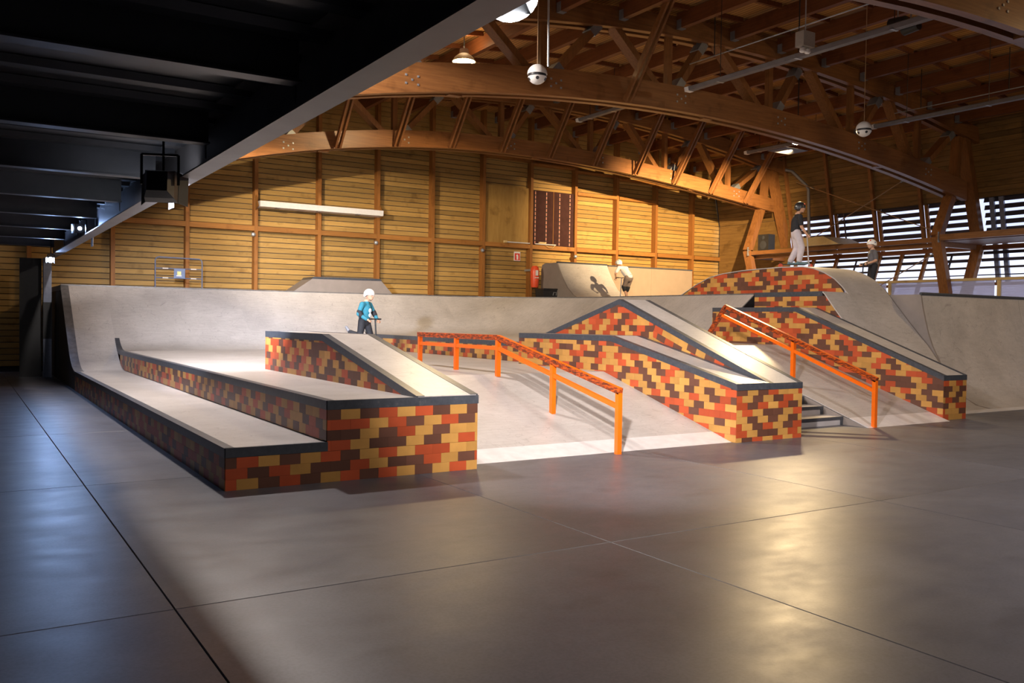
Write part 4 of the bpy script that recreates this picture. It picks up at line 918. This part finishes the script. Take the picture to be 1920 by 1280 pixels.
# downpipe and tie rods on the right wall
t = thing('downpipe', 'grey rainwater downpipe with an elbow in the far right corner', 'pipe', (26.6, 22.6, 4.2))
tube('pipe', [(26.35, 22.9, 7.35), (26.55, 22.75, 7.3), (26.9, 22.35, 6.75), (26.95, 22.3, 6.6), (27.05, 22.28, 4.3)], 0.06, 'grey_duct', t, 10)
def tierod(label, a, b):
    t = thing('tie_rod', label, 'rod', a, 'cross-bracing rods'); tube('rod', [a, b], 0.016, 'cable_rod', t, 6)
    d = (Vector(b) - Vector(a)); tube('turnbuckle', [Vector(a) + d * 0.12, Vector(a) + d * 0.15], 0.03, 'galvanised', t, 6)
tierod('thin cross-bracing rod sloping down to the middle column', (26.75, 22.7, 6.9), (25.35, 16.1, 4.45))
tierod('thin cross-bracing rod sloping up towards the middle truss', (26.05, 17.2, 6.55), (25.9, 21.5, 4.5))
tierod('thin lower bracing rod in front of the right windows', (25.72, 16.05, 4.02), (25.80, 18.9, 2.6))

# ================================================================== PEOPLE
def rcone(p0, r0, p1, r1, n=12):
    p0, p1 = Vector(p0), Vector(p1); d = p1 - p0; L = d.length; d = d.normalized() if L > 1e-6 else Vector((0, 0, 1))
    a = d.cross(Vector((0, 0, 1))) if abs(d.z) < 0.95 else d.cross(Vector((1, 0, 0))); a.normalize(); b = d.cross(a); rg = []
    for q in (-85, -60, -30, 0): rg.append((p0 + d * (r0 * math.sin(math.radians(q))), r0 * math.cos(math.radians(q))))
    for q in (0, 30, 60, 85): rg.append((p1 + d * (r1 * math.sin(math.radians(q))), r1 * math.cos(math.radians(q))))
    return sweepg([[c + (a * math.cos(t) + b * math.sin(t)) * r for t in [2 * math.pi * i / n for i in range(n)]] for c, r in rg])
def ell(c, rx_, ry_, rz_, n=16):
    rg = []
    for i in range(1, 12):
        q = math.pi * i / 12 - math.pi / 2
        rg.append([(c[0] + rx_ * math.cos(q) * math.cos(t), c[1] + ry_ * math.cos(q) * math.sin(t), c[2] + rz_ * math.sin(q)) for t in [2 * math.pi * k / n for k in range(n)]])
    return sweepg(rg)
class Fig:
    """collects body pieces in a person's own frame (forward, left, up) and places them in the world"""
    def __init__(s, base, face, scale): s.b = Vector(base); s.f = Vector((face[0], face[1], 0)).normalized(); s.l = Vector((-s.f.y, s.f.x, 0)); s.s = scale
    def w(s, p): p = Vector(p) * s.s; return s.b + s.f * p.x + s.l * p.y + Vector((0, 0, p.z))
    def mesh(s, name, parts, mat, parent, voxel=0.012, smooth_it=3):
        mb = MB()
        for V, Fc in parts: mb.add([s.w(p) for p in V], Fc)
        o = mb.build(name, mat, parent, True)
        if voxel:
            md = o.modifiers.new('union', 'REMESH'); md.mode = 'VOXEL'; md.voxel_size = voxel; md.use_smooth_shade = True
            sm = o.modifiers.new('soften', 'SMOOTH'); sm.factor = 0.5; sm.iterations = smooth_it
        return o
def hand(c, gripdir, fore):
    """palm with four curled fingers and a thumb round a bar; c = wrist end, fore = direction of the palm, gripdir = bar direction"""
    c = Vector(c); fo = Vector(fore).normalized(); g = Vector(gripdir).normalized(); dn = g.cross(fo).normalized()
    if dn.z > 0: dn = -dn
    P = [rcone(c, 0.022, c + fo * 0.05, 0.026, 8)]; pal = c + fo * 0.055
    for i, ln in enumerate((0.030, 0.036, 0.034, 0.026)):
        k = pal + g * (0.030 - 0.020 * i); a = k + fo * ln; b = a + dn * ln * 0.9; e = b - fo * ln * 0.7
        P += [rcone(k, 0.0095, a, 0.009, 6), rcone(a, 0.009, b, 0.0085, 6), rcone(b, 0.0085, e, 0.0075, 6)]
    th = c + fo * 0.018 + g * 0.022; P += [rcone(th, 0.011, th + g * 0.02 + dn * 0.025 + fo * 0.015, 0.0095, 6), rcone(th + g * 0.02 + dn * 0.025 + fo * 0.015, 0.0095, th + fo * 0.035 + dn * 0.045 + g * 0.012, 0.008, 6)]
    return P
def person(label, base, face, scale, J, shirt, pants, shoes, sleeve, helmet_mat, helmet_spots=None, hair=False, pads=None, logo=None, baggy=1.0):
    """J: joints in the person's frame for a 1.5 m figure"""
    t = thing('person', label, 'person', base, 'riders'); f = Fig(base, face, scale)
    hd = Vector(J['head']); tilt = J.get('look', Vector((1, 0, -0.15))).normalized()
    body = [ell(hd, 0.088, 0.072, 0.112)]
    jaw = hd + Vector((0.03, 0, -0.06)); body += [ell(jaw, 0.055, 0.05, 0.055), rcone(hd + Vector((0.082, 0, 0.0)), 0.010, hd + Vector((0.100, 0, -0.028)), 0.014, 8)]   # jaw, nose
    for s_ in (-1, 1): body += [ell(hd + Vector((-0.005, s_ * 0.074, -0.015)), 0.018, 0.009, 0.026, 8)]   # ears
    body += [rcone(hd + Vector((0.083, -0.018, -0.062)), 0.007, hd + Vector((0.083, 0.018, -0.062)), 0.007, 6)]   # lips
    body += [rcone(J['neck'], 0.046, hd + Vector((-0.01, 0, -0.05)), 0.042)]
    body += [rcone(J['pelvis'], 0.105, J['chest'], 0.115), rcone(J['chest'], 0.11, J['neck'], 0.06)]
    for s_ in 'LR':
        body += [rcone(J['sho' + s_], 0.048, J['elb' + s_], 0.036), rcone(J['elb' + s_], 0.036, J['wri' + s_], 0.025), rcone(J['chest'], 0.07, J['sho' + s_], 0.05)]
        fo = (Vector(J['wri' + s_]) - Vector(J['elb' + s_])).normalized(); fo = Vector((max(fo.x, 0.35), fo.y * 0.3, fo.z * 0.5))
        body += hand(J['wri' + s_], (0, -1 if s_ == 'L' else 1, 0), fo)
        body += [rcone(J['hip' + s_], 0.075, J['kne' + s_], 0.05), rcone(J['kne' + s_], 0.05, J['ank' + s_], 0.034)]
    f.mesh('body', body, 'skin', t, 0.0085, 2)
    eyes = []
    for s_ in (-1, 1): o = f.mesh('eye', [ell(hd + Vector((0.078, s_ * 0.032, 0.006)), 0.010, 0.014, 0.009, 8)], 'black_plastic', t, 0)
    # shirt
    sh = [rcone(J['pelvis'] + Vector((0, 0, 0.03)), 0.125, J['chest'], 0.135), rcone(J['chest'], 0.128, J['neck'] + Vector((0, 0, -0.04)), 0.075)]
    for s_ in 'LR':
        a, b = Vector(J['sho' + s_]), Vector(J['elb' + s_]); c = Vector(J['wri' + s_])
        sh.append(rcone(J['chest'] + Vector((0, 0, 0.06)), 0.08, a, 0.062))
        if sleeve == 'short': sh.append(rcone(a, 0.062, a.lerp(b, 0.72), 0.056))
        else: sh += [rcone(a, 0.060, b, 0.050), rcone(b, 0.050, b.lerp(c, 0.9), 0.040)]
    so = f.mesh('shirt', sh, shirt, t, 0.012, 4)
    if logo:
        d = (J['chest'] - J['pelvis']).normalized(); c0 = J['chest'] + Vector((0.112, 0, -0.03))
        f.mesh('print', [ell(c0, 0.03, 0.06, 0.055), ell(c0 + Vector((-0.005, 0.01, -0.10)), 0.03, 0.05, 0.05)], logo, t, 0.01, 2)
    pt = [rcone(J['pelvis'] + Vector((0, 0, 0.04)), 0.118, J['pelvis'] + Vector((0, 0, -0.05)), 0.115)]
    for s_ in 'LR':
        a, b, c = Vector(J['hip' + s_]), Vector(J['kne' + s_]), Vector(J['ank' + s_])
        pt += [rcone(a, 0.092, b, 0.066 * baggy)]
        if J.get('shorts'): pt += [rcone(a.lerp(b, 0.8), 0.075, b, 0.07)]
        else: pt += [rcone(b, 0.066 * baggy, b.lerp(c, 0.94), 0.052 * baggy)]
    f.mesh('trousers', pt, pants, t, 0.012, 4)
    for s_ in 'LR':
        a = Vector(J['ank' + s_]); d = Vector(J.get('toe' + s_, a + Vector((0.17, 0, -0.055)))); h = a + Vector((-0.03, 0, -0.05)) if 'toe' + s_ not in J else a - (d - a) * 0.25
        f.mesh('shoe', [rcone(h, 0.038, d, 0.034), rcone(a, 0.042, h, 0.04)], shoes, t, 0.010, 2)
        if pads and 'elbow' in pads: f.mesh('elbow_pad', [rcone(Vector(J['elb' + s_]).lerp(Vector(J['sho' + s_]), 0.22), 0.060, Vector(J['elb' + s_]).lerp(Vector(J['wri' + s_]), 0.28), 0.056)], 'black_cloth', t, 0.010, 2)
        if pads and 'knee' in pads: f.mesh('knee_pad', [rcone(Vector(J['kne' + s_]).lerp(Vector(J['hip' + s_]), 0.08), 0.085, Vector(J['kne' + s_]).lerp(Vector(J['ank' + s_]), 0.25), 0.07)], 'black_cloth', t, 0.010, 2)
    # helmet: shell cut off above the brow, with chin strap
    rings = []
    for q in range(-8, 90, 10):
        a = math.radians(q); k = 20
        rings.append([hd + Vector((-0.012 + 0.128 * math.cos(a) * math.cos(u), 0.108 * math.cos(a) * math.sin(u), 0.020 + 0.122 * math.sin(a) - (0.03 if q < 0 and math.cos(u) < -0.2 else 0))) for u in [2 * math.pi * i / k for i in range(k)]])
    hm = f.mesh('helmet', [sweepg(rings)], helmet_mat, t, 0)
    if helmet_spots:
        for (dx, dy, dz, rr, mt_) in helmet_spots: f.mesh('helmet_patch', [ell(hd + Vector((dx, dy, dz)), rr, rr * 0.8, rr * 0.6, 10)], mt_, hm, 0)
    sp = []
    for s_ in (-1, 1): sp.append(rcone(hd + Vector((-0.01, s_ * 0.082, 0.01)), 0.008, hd + Vector((0.035, s_ * 0.02, -0.115)), 0.008, 6))
    f.mesh('chin_strap', sp, 'black_cloth', t, 0)
    if hair: f.mesh('hair', [ell(hd + Vector((-0.045, 0, -0.02)), 0.06, 0.078, 0.07)], 'hair_dark', t, 0.012, 2)
    return t
def scooter(label, base, face, scale, barh, mat_deck='black_metal', mat_stem='scooter_alloy', lean=0.05):
    t = thing('kick_scooter', label, 'scooter', base, 'kick scooters'); f = Fig(base, face, scale)
    def add(name, parts, mat, parent=t): return f.mesh(name, parts, mat, parent, 0)
    add('deck', [prismg([(-0.30, 0.065), (0.18, 0.065), (0.24, 0.10), (0.24, 0.115), (0.17, 0.085), (-0.30, 0.085)], 'y', -0.055, 0.055)], mat_deck)
    add('brake', [prismg([(-0.30, 0.085), (-0.40, 0.125), (-0.41, 0.118), (-0.31, 0.075)], 'y', -0.02, 0.02)], mat_deck)
    for x_ in (-0.37, 0.32):
        w = add('wheel', [lathe([(0.02, -0.012), (0.045, -0.014), (0.052, -0.008), (0.052, 0.008), (0.045, 0.014), (0.02, 0.012)], (x_, 0, 0.052), 16, 'y')], 'scooter_red')
    add('fork', [barg((0.30, -0.02, 0.055), (0.265, -0.02, 0.16), 0.008, 0.025), barg((0.30, 0.02, 0.055), (0.265, 0.02, 0.16), 0.008, 0.025), barg((0.24, 0, 0.10), (0.275, 0, 0.15), 0.035, 0.03)], mat_stem)
    add('stem', [tubeg([(0.275, 0, 0.13), (0.275 - lean, 0, barh)], 0.017, 10)], mat_stem)
    b = add('handlebar', [tubeg([(0.275 - lean, -0.22, barh), (0.275 - lean, 0.22, barh)], 0.012, 8)], 'black_metal')
    for s_ in (-1, 1): add('grip', [tubeg([(0.275 - lean, s_ * 0.13, barh), (0.275 - lean, s_ * 0.235, barh)], 0.017, 8)], 'black_plastic', b)
    return t
Vv = Vector
IMR = (rt.x, rt.y)     # picture-right direction on the ground
# standing teenager on the hump
gz = 2.85
base = (16.12, 13.62, gz); J = dict(head=Vv((0.06, 0, 1.385)), neck=Vv((0.0, 0, 1.24)), chest=Vv((-0.01, 0, 1.07)), pelvis=Vv((-0.03, 0, 0.83)),
    shoL=Vv((0.0, 0.17, 1.17)), shoR=Vv((0.0, -0.17, 1.17)), elbL=Vv((0.02, 0.21, 0.93)), elbR=Vv((0.03, -0.20, 0.93)), wriL=Vv((0.14, 0.19, 0.76)), wriR=Vv((0.16, -0.19, 0.76)),
    hipL=Vv((-0.03, 0.085, 0.80)), hipR=Vv((-0.03, -0.085, 0.80)), kneL=Vv((0.03, 0.09, 0.46)), kneR=Vv((0.08, -0.07, 0.47)), ankL=Vv((-0.13, 0.07, 0.155)), ankR=Vv((0.04, -0.05, 0.165)))
person('teenager in black T-shirt, dark helmet and pale baggy trousers standing on the hump', base, IMR, 0.98, J, 'black_cloth', 'pale_grey_cloth', 'shoe_mixed', 'short', 'black_plastic',
       [(0.03, 0.02, 0.12, 0.035, 'print_white'), (-0.10, -0.05, 0.03, 0.03, 'print_white'), (0.07, -0.06, 0.08, 0.03, 'scooter_red')], True, None, 'print_white', 1.25)
scooter('silver and red kick scooter under the standing teenager', base, IMR, 0.98, 0.745)
# boy riding behind the wedge
base = (6.95, 16.6, A_Z); fc = (rt.x * 0.93 - fw.x * 0.38, rt.y * 0.93 - fw.y * 0.38)
J = dict(head=Vv((0.08, 0, 1.36)), neck=Vv((0.0, 0, 1.225)), chest=Vv((-0.02, 0, 1.06)), pelvis=Vv((-0.05, 0, 0.83)), shoL=Vv((-0.01, 0.155, 1.16)), shoR=Vv((-0.01, -0.155, 1.16)),
    elbL=Vv((0.05, 0.25, 0.96)), elbR=Vv((-0.04, -0.25, 0.95)), wriL=Vv((0.16, 0.20, 0.83)), wriR=Vv((0.15, -0.20, 0.83)), hipL=Vv((-0.05, 0.08, 0.80)), hipR=Vv((-0.05, -0.08, 0.80)),
    kneL=Vv((0.08, 0.07, 0.47)), kneR=Vv((-0.10, -0.09, 0.47)), ankL=Vv((-0.03, 0.04, 0.16)), ankR=Vv((-0.36, -0.10, 0.56)), toeR=Vv((-0.44, -0.10, 0.66)))
person('boy in teal sweater and white helmet riding behind the brick wedge', base, fc, 0.92, J, 'teal_cloth', 'black_cloth', 'shoe_grey', 'long', 'white_shell', None, False, ('elbow',), 'print_white', 1.0)
scooter('kick scooter with black handlebar under the boy in teal', base, fc, 0.92, 0.845, 'black_metal', 'black_metal')
# rider at the small quarter pipe, seen from behind
base = (19.45, 24.35 - 0.65, DECK); fc = (fw.x * 0.8 - rt.x * 0.6, fw.y * 0.8 - rt.y * 0.6)
J = dict(head=Vv((0.36, 0.02, 1.27)), neck=Vv((0.24, 0, 1.18)), chest=Vv((0.10, 0, 1.04)), pelvis=Vv((-0.12, 0, 0.80)), shoL=Vv((0.18, 0.18, 1.12)), shoR=Vv((0.18, -0.18, 1.12)),
    elbL=Vv((0.22, 0.28, 0.93)), elbR=Vv((0.22, -0.25, 0.93)), wriL=Vv((0.27, 0.22, 0.80)), wriR=Vv((0.27, -0.21, 0.80)), hipL=Vv((-0.11, 0.085, 0.78)), hipR=Vv((-0.11, -0.085, 0.78)),
    kneL=Vv((0.03, 0.08, 0.47)), kneR=Vv((0.0, -0.06, 0.46)), ankL=Vv((-0.10, 0.05, 0.16)), ankR=Vv((0.05, -0.04, 0.16)), shorts=True)
person('rider in white T-shirt seen from behind at the small quarter pipe', base, fc, 1.04, J, 'white_cloth', 'taupe_cloth', 'shoe_grey', 'short', 'white_shell',
       [(0.02, 0.07, 0.06, 0.03, 'black_plastic'), (-0.08, -0.03, 0.08, 0.03, 'black_plastic'), (-0.05, 0.06, 0.10, 0.025, 'black_plastic')], False, ('knee',), None, 1.0)
scooter('silver kick scooter of the rider in white at the small quarter pipe', base, fc, 1.04, 0.80)
# child behind the hump
base = (17.55, 12.70, 2.235); fc = (-rt.x, -rt.y)
J = dict(head=Vv((0.03, 0, 1.36)), neck=Vv((-0.01, 0, 1.225)), chest=Vv((-0.02, 0, 1.06)), pelvis=Vv((-0.03, 0, 0.82)), shoL=Vv((-0.01, 0.15, 1.15)), shoR=Vv((-0.01, -0.15, 1.15)),
    elbL=Vv((-0.02, 0.2, 0.93)), elbR=Vv((-0.02, -0.2, 0.93)), wriL=Vv((0.17, 0.19, 0.85)), wriR=Vv((0.17, -0.19, 0.85)), hipL=Vv((-0.03, 0.08, 0.79)), hipR=Vv((-0.03, -0.08, 0.79)),
    kneL=Vv((0.02, 0.08, 0.46)), kneR=Vv((0.03, -0.08, 0.46)), ankL=Vv((-0.06, 0.05, 0.16)), ankR=Vv((0.08, -0.04, 0.16)))
person('child in grey T-shirt and pale helmet half hidden behind the hump', base, fc, 0.86, J, 'charcoal_cloth', 'black_cloth', 'shoe_grey', 'short', 'white_shell',
       [(0.05, 0.05, 0.10, 0.035, 'scooter_red'), (-0.06, 0.08, 0.05, 0.035, 'blue_plate'), (0.03, -0.06, 0.10, 0.03, 'scooter_red'), (-0.05, -0.07, 0.06, 0.035, 'blue_plate')], False, None, None, 1.0)
scooter('dark kick scooter held by the child behind the hump', base, fc, 0.86, 0.86, 'black_metal', 'black_metal')
